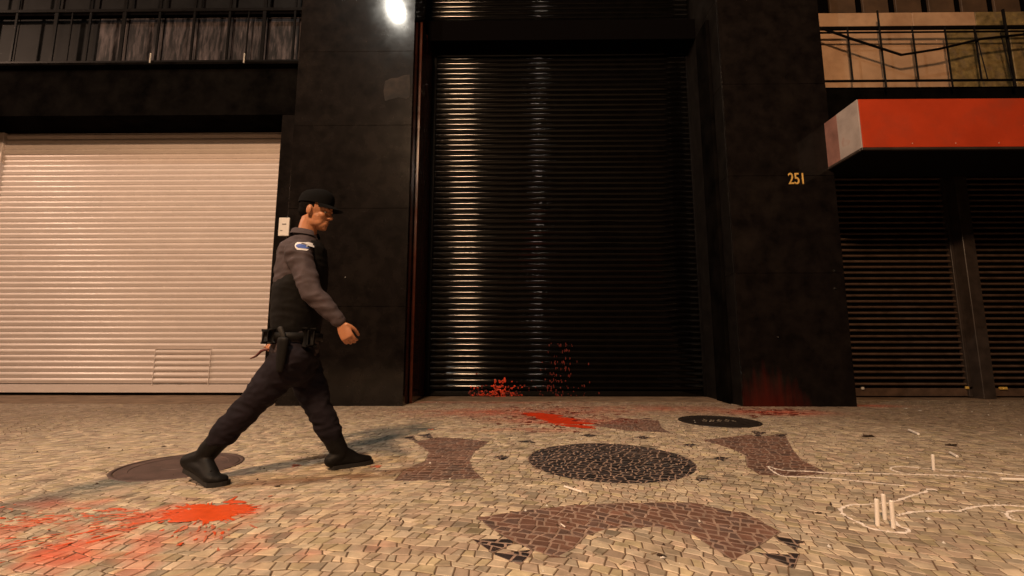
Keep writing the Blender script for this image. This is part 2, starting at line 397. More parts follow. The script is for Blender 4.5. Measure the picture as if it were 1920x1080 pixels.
def stone_geo(q, kind, jit):
    """bevelled little block from a quad (4,2): 12 verts, 14 quads/tris"""
    c = q.mean(0)
    gap = .0028 if kind == 'pale' else .0048
    out = []
    # slight rounding: move corners by gap towards centre
    def ring(g, z, tilt=(0,0)):
        r_ = []
        for p in q:
            d = c - p; L_ = max(np.hypot(*d), 1e-6); p2 = p + d/L_*min(g*1.35, L_*.45)
            dz = (p2[0]-c[0])*tilt[0] + (p2[1]-c[1])*tilt[1]
            r_.append((p2[0], p2[1], z + dz))
        return r_
    top = .0098 + jit[0]*.0010; tl = (jit[1]*.022, jit[2]*.022)
    v = ring(gap*.9, .002) + ring(gap, top - .0022, tl) + ring(gap + .0022, top, tl)
    f = []
    m_ = len(q)
    for k in range(m_):
        k2 = (k+1) % m_
        f.append((k, k2, m_+k2, m_+k)); f.append((m_+k, m_+k2, 2*m_+k2, 2*m_+k))
    f.append(tuple(range(2*m_, 3*m_)))
    return v, f
def stone_mesh(name, idxs, parent, off=(0,0,0)):
    V = []; Fc = []; cols = []
    for i in idxs:
        q = Q[i]
        r_ = np.random.RandomState(i*7 % 99991)
        jit = r_.uniform(-1, 1, 3); kd = kinds[i]
        if kd == 'pale':
            base = np.array(PALE[r_.randint(len(PALE))])*r_.choice((.78,.88,.95,1.0,1.05,1.12,1.30))*r_.uniform(1.08,1.20)
            if r_.rand() < .05: base *= .6
        elif kd == 'red':
            base = np.array([(.150,.082,.062),(.13,.073,.058),(.17,.092,.070),(.12,.078,.068)][r_.randint(4)])*r_.uniform(.8,1.15)
        else:
            base = np.array((.020,.016,.018))*r_.uniform(.55,1.6)
        v, f = stone_geo(q, kd, jit)
        b = len(V); V += v; Fc += [tuple(b+j for j in ff) for ff in f]
        cc = stain_shade(cen[i,0], cen[i,1], base)
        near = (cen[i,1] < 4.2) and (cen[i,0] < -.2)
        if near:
            cols += [tuple(stain_shade(p[0], p[1], base)) + (1,) for p in v]
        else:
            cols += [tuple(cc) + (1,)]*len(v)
    me = bpy.data.meshes.new(name)
    me.from_pydata([(p[0]-off[0], p[1]-off[1], p[2]-off[2]) for p in V], [], Fc)
    at_ = me.color_attributes.new('Col', 'FLOAT_COLOR', 'POINT')
    at_.data.foreach_set('color', np.array(cols, dtype=np.float32).ravel())
    me.materials.append(M['stone'])
    o = bpy.data.objects.new(name, me); C.objects.link(o); o.parent = parent; o.location = off if parent is not None else (0,0,0)
    return o

# base sheet of the pavement, wide enough to leave every view
def sheet(name, poly, z, m, parent=None, th=.0):
    n = len(poly)
    return mesh_obj(name, [(x, y, z) for x, y in poly], [tuple(range(n))], m, parent)
M['paving_far'] = mat('distant_mosaic', (.34,.28,.20), .6, noise_scale=1.5, noise_amt=.3)
def far_nodes():
    nt = M['paving_far'].node_tree; N = nt.nodes; L = nt.links; b = N['Principled BSDF']
    geo = N.new('ShaderNodeNewGeometry'); vo = N.new('ShaderNodeTexVoronoi'); vo.feature = 'DISTANCE_TO_EDGE'; vo.inputs['Scale'].default_value = 17
    L.new(geo.outputs['Position'], vo.inputs['Vector'])
    mr = N.new('ShaderNodeMapRange'); mr.inputs[1].default_value = .03; mr.inputs[2].default_value = .09; mr.inputs[3].default_value = .25; L.new(vo.outputs[0], mr.inputs[0])
    src = b.inputs['Base Color'].links[0].from_socket
    mx = N.new('ShaderNodeMix'); mx.data_type = 'RGBA'; mx.blend_type = 'MULTIPLY'; mx.inputs[0].default_value = 1
    L.new(src, mx.inputs[6]); L.new(mr.outputs[0], mx.inputs[7]); L.new(mx.outputs[2], b.inputs['Base Color'])
far_nodes()
ground = mesh_obj('ground', [(-300,-300,-.17),(300,-300,-.17),(300,300,-.17),(-300,300,-.17)], [(0,1,2,3)], M['asphalt']); tag(ground, kind='structure')
road = MB().box(-60, 60, -14, -3.35, -.168, -.13).build('road', M['asphalt']); tag(road, kind='structure')
kerb = MB().box(-60, 60, -3.35, -3.2, -.168, 0.004, .01).build('kerb', M['kerb']); tag(kerb, kind='structure')
pav = MB().box(-60, 60, -3.2, 9, -.165, .0066).build('pavement', M['joint']); tag(pav, kind='structure')
# voronoi-printed outer paving, 4 mm up, only where no stone blocks lie
far = MB()
for a, b, c_, d in ((-60, 60, -3.2, .9), (-60, -12.2, .9, 9), (12.2, 60, .9, 9)):
    far.add([(a,c_,.0098),(b,c_,.0098),(b,d,.0098),(a,d,.0098)], [(0,1,2,3)])
Fo = far.build('outer_paving', M['paving_far'], pav)
Fo['kind'] = 'stuff'

# inlay beds (pale mortar) and their stones
used = np.zeros(NS, bool)
inlay_names = {'disc': 'black_disc_inlay', 'left': 'red_inlay', 'right': 'red_inlay', 'bottom': 'red_inlay', 'top': 'red_inlay'}
inlay_labels = {'disc': 'round black stone disc', 'left': 'dark red stone figure left of the disc', 'right': 'dark red stone figure right of the disc',
                'bottom': 'large red stone arch in front of the disc', 'top': 'small dull red stone figure behind the disc'}
for i, (nm, kd, poly) in enumerate(INLAYS):
    if kd == 'hole': continue
    bed = sheet(inlay_names.get(nm, 'black_mark_inlay'), poly, .0078, M['mortar'], pav)
    if nm in inlay_labels: bed['label'] = inlay_labels[nm]
    ids = np.where(cls == i)[0]; used[ids] = True
    if len(ids) == 0: continue
    if nm in ('disc', 'bottom', 'left', 'right'):
        order = ids[np.argsort(cen[ids,1])]
        for j in order[:300]:
            stone_mesh('stone', [j], bed, (float(cen[j,0]), float(cen[j,1]), 0))
        rest = order[300:]
    else: rest = ids
    if len(rest):
        o = stone_mesh('small_stones', list(rest), bed); o['kind'] = 'stuff'
# pale stones: the 300 that show largest one by one, the others as one mass
def to_px(x, y, z=0):
    v = _m.transposed() @ Vector((x, y, z - CAM_H)); return 960 + FPX*v.x/-v.z, 540 - FPX*v.y/-v.z
pale = np.where(~used)[0]
vis = []
for j in pale:
    X_, Y_ = to_px(cen[j,0], cen[j,1])
    if 0 < X_ < 1920 and 0 < Y_ < 1078: vis.append((cen[j,1], j))
vis.sort(); single = [j for _, j in vis[:300]]; sset = set(single)
for j in single: stone_mesh('paving_stone', [j], pav, (float(cen[j,0]), float(cen[j,1]), 0))
o = stone_mesh('paving_stones', [j for j in pale if j not in sset], pav); o['kind'] = 'stuff'

# ------------------------------------------------------------------ facade
YP, YL, YD, YR = 6.23, 7.55, 7.45, 7.38
TOPZ = 9.0
lp0, lp1 = at(515, 763, YP).x, at(755, 763, YP).x
rp0, rp1 = at(1395, 763, YP).x, at(1608, 763, YP).x
def pillar(x0, x1, zs, label, m_low, seams=()):
    t = empty('stone_pillar', ((x0+x1)/2, YP, 0), label, 'pillar')
    MB().box(x0+.02, x1-.02, YP+.03, 8.3, -.01, TOPZ).build('core', M['lintel'], t)
    for k, (a, b) in enumerate(zip(zs[:-1], zs[1:])):
        m_ = m_low if k < 1 else (M['granite'] if x0 < 0 else M['granite_dull'])
        dy = rnd.uniform(0, .004)
        MB().box(x0+.001, x1-.001, YP + dy, YP + .035, a+.002, b-.002, .0025).build('granite_slab', m_, t)
        for sx0, sx1 in ((x0, x0+.028), (x1-.028, x1)):
            MB().box(sx0 - rnd.uniform(0,.002), sx1 + rnd.uniform(0,.002), YP+.037, 8.3, a+.002, b-.002, .0025).build('side_slab', (M['granite'] if x0 < 0 else M['granite_matt']) if k or x0 > 0 else m_low, t)
    return t
zl = at(700, 96, YP).z
PL = pillar(lp0, lp1, [0, 1.35, 2.75, 4.0, zl, zl+1.3, TOPZ], 'wide polished dark stone pillar behind the walking man, lamp glare near its top', M['granite'])
zr = at(1450, 512, YP).z
PR = pillar(rp0, rp1, [0, zr-.0, zr+1.4, zr+2.8, zr+4.2, TOPZ], 'dark stone pillar with brass number and red paint wash at its foot', M['granite_red'])
for t, pts in ((PL, [(648,520)]), (PR, [(1564,508),(1566,541),(1458,632)])):
    for p in pts:
        c_ = at(*p, YP)
        MB().tube([(c_.x, YP-.012, c_.z), (c_.x, YP+.004, c_.z)], .011, 8).build('screw', M['screw'], t)

_w = [at(p[0], p[1], YP) for p in ((722,152),(733,147),(745,146),(758,141),(768,140),(769,160),(768,182),(762,186),(748,183),(735,186),(722,190),(719,172))]  # flat patch coloured to stand in for a reflection in the polished stone
M['reflection_stone'] = mat('painted_reflection_stone', (.016,.011,.0085), .6, spec=.12, noise_scale=7, noise_amt=.7, tint2=((.006,.0045,.004), 6, .42, .62))
nv = len(_w); MB().add([(p.x, YP-.0025, p.z) for p in _w] + [(p.x, YP+.004, p.z) for p in _w], [tuple(reversed(range(nv)))[::-1]] + [(k, k+nv, (k+1)%nv+nv, (k+1)%nv) for k in range(nv)]).build('painted_reflection', M['reflection_stone'], PL)
def curve_slat(name, x0, x1, h, depth, m_, parent, prof=6, skew=1.0, span=None):
    """one convex interlocking slat, origin at its left lower corner; returns object"""
    V = []; Fc = []
    pr = [(.004, 0), (-.002, .0)]
    for k in range(prof+1):
        t = k/prof
        pr.append((-depth*math.sin(math.pi*(.08+.84*t**skew)), h*((.10 + .80*t) if not span else (span[0] + span[1]*t))))
    if span: pr = [(.004, span[0]*h)] + pr[2:] + [(.004, (span[0]+span[1])*h)]
    else: pr += [(-.002, h*.985), (.004, h*.985)]
    nseg = 1
    for x in (x0, x1):
        for (y, z) in pr: V.append((x, y, z))
    n = len(pr)
    for k in range(n-1): Fc.append((k, n+k, n+k+1, k+1))
    V += V[:]; Fc.append(tuple(range(2*n, 3*n))); Fc.append(tuple(reversed(range(3*n, 4*n))))
    o = mesh_obj(name, V, Fc, m_, parent, smooth=True)
    return o
def shutter(x0, x1, z0, z1, Y, pitch, m_, label, bar_h=.12, bar_mat=None, depth=.018, guides=True, group=None, tiltj=1.6, gm=None, skew=1.0, span=None):
    t = empty('roller_shutter', ((x0+x1)/2, Y, z0), label, 'shutter', group)
    n = int((z1 - z0 - bar_h)/pitch)
    src = None; xm = (x0+x1)/2
    for k in range(n):
        if src is None: src = curve_slat('slat', x0-xm, x1-xm, pitch, depth, m_, t, skew=skew, span=span); o = src
        else:
            o = src.copy(); C.objects.link(o); o.parent = t
        o.location = (0, rnd.uniform(-.0015, .0015), bar_h + k*pitch)
        o.rotation_euler = (R(rnd.uniform(-tiltj, tiltj)), R(rnd.uniform(-.04,.04)), 0)
    MB().box(x0, x1, Y-.022, Y+.015, z0+.006, z0+bar_h-.012, .006).build('bottom_bar', bar_mat or m_, t)
    MB().box(x0, x1, Y+.03, Y+.05, z0, z1+.2).build('backing', M['lintel'], t)
    if guides:
        for gx in (x0-.035, x1+.035):
            MB().box(gx-.034, gx+.034, Y-.05, Y+.03, z0, z1, .004).build('guide_rail', gm or M['black_metal'], t)
    return t, n

# left bay -----------------------------------------------------------
lx0 = at(8, 300, YL).x; lx1 = at(528, 245, 6.95).x
YF = 6.93                                     # plane of the jamb and fascia beside the pillar
jx = at(509, 500, YF).x
zfas0 = at(300, 249, YL-.02).z; zfas1 = at(300, 128, YF).z
lsh_x1 = jx + .12
LS, nL = shutter(lx0, lsh_x1, 0.055, zfas0 + .25, YL, .0945, M['white_slat'], 'closed white roller shutter filling the left shopfront', bar_h=.15, depth=.022, guides=False, tiltj=1.0, skew=1.5)
for gx in (lx0-.05,): MB().box(gx-.05, gx+.05, YL-.06, YL+.03, 0, zfas0+.25, .005).build('guide_rail', M['white_slat'], LS)
# small letter hatch in its lower right part
hx0, hx1 = at(291, 690, YL).x, at(394, 690, YL).x
hz0 = at(340, 722, YL).z; hz1 = at(340, 655, YL).z
_f = [(hx0-.008, hz0), (hx0, hz0), (hx0, hz1), (hx1, hz1), (hx1, hz0), (hx1+.008, hz0), (hx1+.008, hz1+.008), (hx0-.008, hz1+.008)]
hatch = MB().add([(x, YL-.032, z) for x, z in _f] + [(x, YL-.004, z) for x, z in _f], [(0,1,2,7), (2,3,6,7), (3,4,5,6)] + [(k, k+8, (k+1)%8+8, (k+1)%8) for k in range(8)]).build('hatch_frame', M['white_slat'], LS)
src = None
for k in range(6):
    zz = .055 + .15 + round((hz0-.205)/.0945)*.0945 + k*.0945
    if src is None: src = curve_slat('hatch_slat', hx0, hx1, .082, .020, M['white_slat'], hatch)
    else:
        s2 = src.copy(); C.objects.link(s2); s2.parent = hatch; src = s2
    src.location = Vector((0, YL-.010, zz+.004)) - Vector((LS.location.x, LS.location.y, LS.location.z))
hl = hatch.parent.location
for ch in hatch.children: ch.location = Vector((-hl.x, YL-.010-hl.y, ch.location.z))
for k in range(3):
    for s_ in (0, 1):
        x_ = hx0 + .04 + k*.03 + s_*.36
        MB().tube([(x_, YL-.032, hz0+.02), (x_, YL-.02, hz0+.02)], .007, 6).build('rivet', M['ink'], LS)
# jamb between shutter and pillar
MB_ = MB().box(jx, lp0+.3, YF, 8.3, 0, zfas0-.003, .004).build('door_jamb', M['granite']); tag(MB_, 'narrow dark stone jamb between the white shutter and the wide pillar', 'jamb')
lw = MB().box(-16, lp0+.3, YF, 8.3, zfas0, zfas1, .003).build('wall', M['fascia']); tag(lw, kind='structure')
tag(MB().box(-16, lx0-.11, YL-.10, 8.3, -.01, zfas0-.002).build('wall', M['fascia']), kind='structure')
# ledge and panels above
led = MB().box(-16, lp0+.02, YF-.10, 8.3, zfas1+.002, zfas1+.045, .004).build('ledge', M['fascia']); tag(led, kind='structure')
pz0, pz1 = zfas1 + .06, at(300, 24, YF).z
def parapet(xs, z0, z1, rows_top, Y, mats, label):
    t = empty('panelled_parapet', ((xs[0]+xs[-1])/2, Y, z0), label, 'parapet')
    MB().box(xs[0], xs[-1], Y+.05, 8.3, z0-.04, TOPZ).build('core', M['lintel'], t)
    for k, (a, b) in enumerate(zip(xs[:-1], xs[1:])):
        m_ = mats[k % len(mats)] if len(mats) < len(xs)-1 else mats[k]
        MB().box(a+.006, b-.006, Y+rnd.uniform(0,.006), Y+.048, z0, z1, .004).build('stone_panel', m_, t)
    return t
xs = [jx + .0 - .5*0]
pxs = [548, 490, 422, 355, 290, 222, 165, 80, 10, -70, -150, -300, -450]
xs = sorted(at(p, 110, YF).x for p in pxs); xs[-1] = at(560, 110, YF).x
PPL = parapet(xs, pz0, pz1, 0, YF+.12, [M['marble_black'] if x_ < at(90, 110, YF).x else M['marble_dim'] for x_ in xs[:-1]], 'grimy grey stone panels above the white shutter')
up = sorted([at(p, 10, YF).x for p in (560, 500, 432, 370, 303, 237, 170, 100, 20, -80, -250)])
for a, b in zip(up[:-1], up[1:]):
    MB().box(a+.02, b-.02, YF+.168, YF+.20, pz1+.10, TOPZ).build('upper_panel', M['marble_black'], PPL)
MB().box(xs[0], xs[-1], YF+.06, YF+.17, pz1+.01, pz1+.09).build('coping', M['lintel'], PPL)
# railing in front
def rail_left():
    Y = YF - .06
    t = empty('balcony_railing', (at(280,118,Y).x, Y, zfas1+.05), 'black metal railing in front of the grimy panels above the white shutter', 'railing')
    x1 = at(572, 128, Y).x; x0 = -12
    zb = at(300, 118, Y).z; zt = at(300, 20, Y).z
    MB().box(x0, x1, Y-.03, Y+.03, zb-.03, zb+.03, .006).build('bottom_rail', M['black_metal'], t)
    MB().box(x0, x1, Y-.02, Y+.02, zt-.03, zt+.03, .006).build('top_rail', M['black_metal'], t)
    for k, p in enumerate((548, 490, 424, 357, 291, 224, 160, 95, 20, -60, -150)):
        x = at(p, 110, Y).x; w = .030 if k in (1, 5, 7) else .018
        MB().box(x-w, x+w, Y-.012, Y+.012, zb+.03, TOPZ-.6, .003).build('baluster', M['black_metal'], t)
    for p in (460, 125):
        x = at(p, 110, Y).x
        MB().box(x-.010, x+.010, Y-.008, Y+.008, zb+.03, zt-.03).build('baluster', M['black_metal'], t)
    for p in (286, 461):
        c_ = at(p, 112, Y)
        MB().tube([(c_.x, Y-.045, c_.z-.09), (c_.x, Y-.045, c_.z+.08)], .012, 6).build('hook', M['worn_mark'], t)
rail_left()

# central bay ---------------------------------------------------------
dx0, dx1 = at(803, 500, YD).x, at(1313, 500, YD).x
zdoor = at(1000, 102, YD-.02).z
CS, nC = shutter(dx0+.07, dx1-.07, .02, zdoor+.15, YD, .095, M['black_slat'], 'tall glossy black roller shutter in the middle with red paint at its foot', bar_h=.10, depth=.024, tiltj=2.2)
lin = MB().box(lp1+.003, rp0-.003, 7.05, 7.9, zdoor, at(1000, 38, 7.05).z, .004).build('lintel', M['lintel']); tag(lin, 'black lintel beam above the middle shutter', 'lintel')
zu = at(850, 38, 7.05).z
US, _ = shutter(lp1+.06, rp0-.06, zu+.01, TOPZ-.5, 7.22, .092, M['black_slat'], 'black slatted shutter strip at the top of the middle bay above the lintel', bar_h=.05, depth=.024, guides=False, tiltj=2)
# jambs lining the recess
for s_, (xa, xb, lab) in enumerate(((lp1+.004, dx0+.0, 'dark red stone jamb lining the left side of the middle doorway'), (dx1+.0, rp0-.004, 'dark grey metal jamb lining the right side of the middle doorway'))):
    t = empty('door_jamb', ((xa+xb)/2, 7.0, 0), lab, 'jamb')
    ya = 6.9 if s_ == 0 else 6.95
    MB().box(xa, xb, ya, 8.2, 0, zdoor, .006).build('jamb_post', M['granite_door'] if s_ == 0 else M['granite_matt'], t)
    MB().box(xa if s_ == 0 else xb-.05, xa+.05 if s_ == 0 else xb, YP+.30, ya-.006, 0, zdoor-.06, .006).build('jamb_strip', M['granite_door'] if s_ == 0 else M['fascia'], t)
sill = MB().box(lp1-.0, rp0+.0, 6.75, 7.9, -.02, .016, .004).build('threshold', M['cement']); tag(sill, 'low cement threshold under the tall black shutter', 'threshold')
sl = empty('threshold_slabs', (at(200,760,7).x, 7.2, 0), 'smooth brown cement strip at the foot of the white shutter', 'threshold')
cuts = [-12.5, -9.1, -7.3, -5.9, -4.7, lp0 - .01]
for a, b in zip(cuts[:-1], cuts[1:]):
    MB().box(a+.004, b-.004, 6.45, 7.9, -.02, .014 + rnd.uniform(0,.004), .004).build('slab', M['cement'], sl)
rl = MB().box(rp1+.01, 12.5, 7.05, 7.9, -.02, .014, .004).build('threshold', M['cement']); tag(rl, 'dark cement threshold under the right hand shutters', 'threshold')
# flat filler band between last mosaic course and thresholds
# house number
def digits():
    t = empty('house_number', tuple(at(1494, 334, YP-.006)), 'brass number 251 fixed to the dark stone pillar', 'house number')
    for ch, px in (('2', 1484), ('5', 1495), ('1', 1506)):
        cu = bpy.data.curves.new('digit', 'FONT'); cu.body = ch; cu.size = .235; cu.extrude = .004; cu.bevel_depth = .0015; cu.align_x = 'CENTER'
        cu.space_character = 1
        tmp = bpy.data.objects.new('tmp', cu); C.objects.link(tmp)
        me = bpy.data.meshes.new_from_object(tmp.evaluated_get(bpy.context.evaluated_depsgraph_get()))
        bpy.data.objects.remove(tmp)
        me.materials.clear(); me.materials.append(M['brass'])
        o = bpy.data.objects.new('digit', me); C.objects.link(o); o.parent = t
        c_ = at(px, 345, YP-.006)
        o.location = Vector((c_.x, c_.y, c_.z)) - t.location; o.rotation_euler = (R(90), 0, 0); o.scale = (.72, 1, 1)
        o['label'] = 'brass digit ' + ch
digits()
# white notice plate
c0_, c1_ = at(523, 443, YP), at(545, 409, YP)
t = empty('notice_plate', ((c0_.x+c1_.x)/2, YP-.01, c0_.z), 'small white plate on the pillar edge behind the man\'s neck', 'plate')
MB().box(c0_.x, c1_.x, YP-.03, YP-.002, c0_.z, c1_.z, .004).build('plate', M['plate'], t)
MB().box(c0_.x+.05, c1_.x-.04, YP-.033, YP-.029, c0_.z+.16, c0_.z+.175).build('printed_line', M['ink'], t)
MB().box(c0_.x+.03, c1_.x-.09, YP-.033, YP-.029, c0_.z+.07, c0_.z+.08).build('printed_line', M['ink'], t)

# right bay ------------------------------------------------------------
YRF = 6.62
rz0, rz1 = at(1700, 300, YRF).z, at(1700, 163, YRF).z
rw = MB().box(rp1+.003, 14, YRF, 8.3, rz0, rz1, .003).build('wall', M['fascia']); tag(rw, kind='structure')
ax = at(1832, 600, 7.16).x
RS1, _ = shutter(rp1-.25, ax-.10, .03, rz0+.35, YR, .0935, M['brown_slat'], 'dark slatted roller shutter under the red awning, left of the post', bar_h=.14, depth=.026, span=(.32, .44), gm=M['frame_metal'])
RS2, _ = shutter(ax+.22, ax+3.4, .03, rz0+.35, YR, .0935, M['brown_slat'], 'dark slatted roller shutter at the right edge, right of the post', bar_h=.14, depth=.026, span=(.32, .44), gm=M['frame_metal'])
post = MB().box(ax-.05, ax+.14, 7.16, 7.33, .014, rz0+.01, .006).build('shutter_post', M['frame_metal']); tag(post, 'brown metal post dividing the two right hand shutters', 'post')
tag(MB().box(ax+3.5, 14, YRF+.3, 8.3, -.01, rz0-.002).build('wall', M['fascia']), kind='structure')
for p, t, m_ in (((1817,727), RS1, 'yellow'), ((1880,728), RS2, 'yellow'), ((1617,728), RS1, 'bolt_white')):
    c_ = at(*p, YR-.03); w = .06 if m_ == 'yellow' else .02
    MB().box(c_.x-w, c_.x+w, YR-.05, YR-.023, c_.z-.02, c_.z+.02, .005).build('latch', M[m_], t)
# parapet with peach and ochre panels
YQ = YRF + .08
t = empty('panelled_parapet', (at(1750,100,YQ).x, YQ, rz1), 'orange lit stone panels above the red awning', 'parapet')
MB().box(rp1+.003, 14, YQ+.05, 8.3, rz1+.003, TOPZ).build('core', M['lintel'], t)
seam = [1560, 1655, 1722, 1783, 1842, 1905, 1968, 2035, 2110, 2200, 2320]
xr = [rp1+.01] + [at(p, 140, YQ).x for p in seam[1:]]
z_a, z_b, z_c, z_d = rz1+.01, at(1700, 56, YQ).z, at(1700, 50, YQ).z, at(1700, 25, YQ).z
for k, (a, b) in enumerate(zip(xr[:-1], xr[1:])):
    m_ = M['marble_peach'] if k < 3 else M['marble_moss']
    o_ = MB().box(a+.004, b-.004, YQ+rnd.uniform(0,.006), YQ+.048, z_a, z_b, .004).build('stone_panel', m_, t)
    if k >= 3: o_['label'] = 'mottled ochre stone panel'
for k, (a, b) in enumerate(zip(xr[:-1:2], xr[2::2])):
    MB().box(a+.004, b-.004, YQ-.02, YQ+.048, z_c, z_d, .004).build('coping_stone', M['marble_peach'] if k < 2 else M['marble_moss'], t)
for k in range(12):
    xa_ = at(1540 + k*60, 12, YQ+.2).x; xb_ = at(1540 + k*60 + 46, 12, YQ+.2).x
    xa_ = max(xa_, rp1+.01)
    MB().box(xa_, xb_, YQ+.006, YQ+.048, z_d+.02, TOPZ, .004).build('upper_panel', M['marble_brown'], t)
def rail_right():
    Y = YRF - .12
    t = empty('balcony_railing', (at(1730,150,Y).x, Y, rz1), 'thin black railing with bent diagonal bar above the red awning', 'railing')
    x0, x1 = rp1+.005, 9.5
    def hb(py, r, nm):
        a = at(1740, py, Y); MB().tube([(x0, Y, a.z), (x1, Y, a.z)], r, 6).build(nm, M['black_metal'], t)
    hb(51, .020, 'top_rail'); hb(60, .014, 'top_rail'); hb(151, .018, 'bottom_rail')
    zb, zt = at(1740, 151, Y).z, at(1740, 51, Y).z
    for p in (1597, 1658, 1720, 1782, 1838, 1898, 1960, 2030, 2100):
        x = at(p, 140, Y).x; lo = zb - (.12 if p in (1658, 1782, 1898) else 0); hi = zt + (.28 if p in (1658, 1898) else 0)
        MB().tube([(x, Y-.01, lo), (x, Y-.01, hi)], .013 if p != 1898 else .02, 6).build('baluster', M['black_metal'], t)
    for p in (1826, 1872, 1915):
        a, b = at(p, 64, Y), at(p+22, 150, Y); MB().tube([(a.x, Y-.03, a.z), (b.x, Y-.03, b.z)], .008, 5).build('baluster', M['black_metal'], t)
    P = [at(1540, 53, Y-.05), at(1600, 74, Y-.05), at(1690, 103, Y-.05), at(1760, 92, Y-.05), at(1840, 73, Y-.05), at(1925, 64, Y-.05)]
    MB().tube(P, .018, 7).build('diagonal_bar', M['black_metal'], t)
rail_right()
# awning box
aw_l, aw_f = at(1556, 223, YP).x, 5.60
za1 = at(1607, 187, aw_f).z; za0 = at(1616, 277, aw_f).z
xl = at(1611, 230, aw_f).x
t = empty('shop_awning', (xl, aw_f, za0), 'red boxed shop awning with white end panel over the right shutters', 'awning')
xR = 9.6
MB().box(xl+.012, xR, aw_f-.012, aw_f+.006, za0, za1, .003).build('red_front', M['awning_red'], t)
seamx = xl
MB().box(xl-.006, xl+.010, aw_f-.006, 5.98, za0, za1, .002).build('end_panel', M['awning_white'], t)
MB().box(xl-.003, xl+.010, 5.984, YRF-.01, za0, za1, .002).build('end_panel', M['awning_pink'], t)['label'] = 'reddish stained rear end panel'
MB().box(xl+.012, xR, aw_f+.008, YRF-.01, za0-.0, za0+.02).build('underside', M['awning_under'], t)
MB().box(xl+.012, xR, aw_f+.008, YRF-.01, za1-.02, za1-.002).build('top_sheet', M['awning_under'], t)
MB().box(xl-.01, xR, aw_f-.018, aw_f+.02, za0-.035, za0-.003, .004).build('lower_trim', M['frame_metal'], t)
MB().box(xl-.012, xl+.02, aw_f+.022, YRF-.01, za0-.035, za0-.003, .004).build('side_trim', M['frame_metal'], t)
for p in (1700, 1780, 1860):
    a = at(p, 196, aw_f); MB().tube([(a.x, aw_f-.016, za0+.05), (a.x, aw_f-.010, za0+.05)], .006, 6).build('rivet', M['bolt_white'], t)

# ------------------------------------------------------------------ covers
def cover(c, r, m_, label, marks, z=.0125):
    t = empty('manhole_cover', (c[0], c[1], 0), label, 'manhole cover')
    n = 40; V = []; Fc = []
    prof = [(r+.028, -.004), (r+.026, z+.001), (r+.006, z+.001), (r+.004, z-.006)]
    for (rr, zz) in prof:
        for k in range(n): V.append((c[0]+rr*math.cos(2*math.pi*k/n), c[1]+rr*math.sin(2*math.pi*k/n), zz))
    for i in range(len(prof)-1):
        for k in range(n): Fc.append((i*n+k, i*n+(k+1)%n, (i+1)*n+(k+1)%n, (i+1)*n+k))
    b = MB(); b.add(V, Fc); b.build('ring', m_, t, True)
    b = MB(); V = []; Fc = []
    prof = [(r, -.002), (r-.002, z-.002), (r*.97, z), (r*.80, z), (r*.79, z-.003), (r*.30, z-.003), (r*.29, z), (0.001, z)]
    for (rr, zz) in prof:
        for k in range(n): V.append((c[0]+rr*math.cos(2*math.pi*k/n), c[1]+rr*math.sin(2*math.pi*k/n), zz))
    for i in range(len(prof)-1):
        for k in range(n): Fc.append((i*n+k, i*n+(k+1)%n, (i+1)*n+(k+1)%n, (i+1)*n+k))
    b.add(V, Fc); b.build('lid', m_, t, False)
    if not marks: return t
    b = MB(); k = 0
    for i in range(-9, 10):
        for j in range(-9, 10):
            x, y = i*r/11.5, j*r/11.5
            d = math.hypot(x, y)/r
            if .33 < d < .76: b.box(c[0]+x-r*.028, c[0]+x+r*.028, c[1]+y-r*.028, c[1]+y+r*.028, z-.004, z-.0005)
    o_ = b.build('grip_studs', m_, t)
    if marks:
        rr_ = random.Random(4); b = MB()
        for k in range(9):
            x = c[0] - .17 + k*.038 + rr_.uniform(-.004,.004); y = c[1] + (.05 if k % 2 else -.02)
            b.box(x, x+.022, y-.03, y-.018, z+.001, z+.0035); b.box(x, x+.007, y-.03, y+.03, z+.001, z+.003)
            if k % 3: b.box(x, x+.022, y+.02, y+.03, z+.001, z+.0035)
        b.build('worn_lettering', M['worn_mark'], t)
    return t
cover(MAN_C, MAN_R, M['cast_iron'], 'dark cast iron manhole cover near the black shutter', True)
cover(MAN2_C, MAN2_R, M['cover_red'], 'reddish brown round cover in the paving behind the man\'s rear boot', False)

# ------------------------------------------------------------------ paint
def blob(b, cx, cy, rx, ry, ang, z, seed, n=14, rough=.22, th=.0016):
    r_ = random.Random(seed); V = []
    ph = [r_.uniform(0, 6.28) for _ in range(3)]
    for k in range(n):
        t = 2*math.pi*k/n
        m_ = 1 + rough*(math.sin(2*t+ph[0])*.5 + math.sin(3*t+ph[1])*.5 + math.sin(5*t+ph[2])*.4) + r_.uniform(-.5,.5)*rough
        x, y = rx*m_*math.cos(t), ry*m_*math.sin(t)
        V.append((cx + x*math.cos(ang) - y*math.sin(ang), cy + x*math.sin(ang) + y*math.cos(ang)))
    bb = [(x, y, z) for x, y in V] + [(cx + (x-cx)*.9, cy + (y-cy)*.9, z+th) for x, y in V]
    Fc = [(k, (k+1)%n, n+(k+1)%n, n+k) for k in range(n)] + [tuple(range(n, 2*n))]
    b.add(bb, Fc)
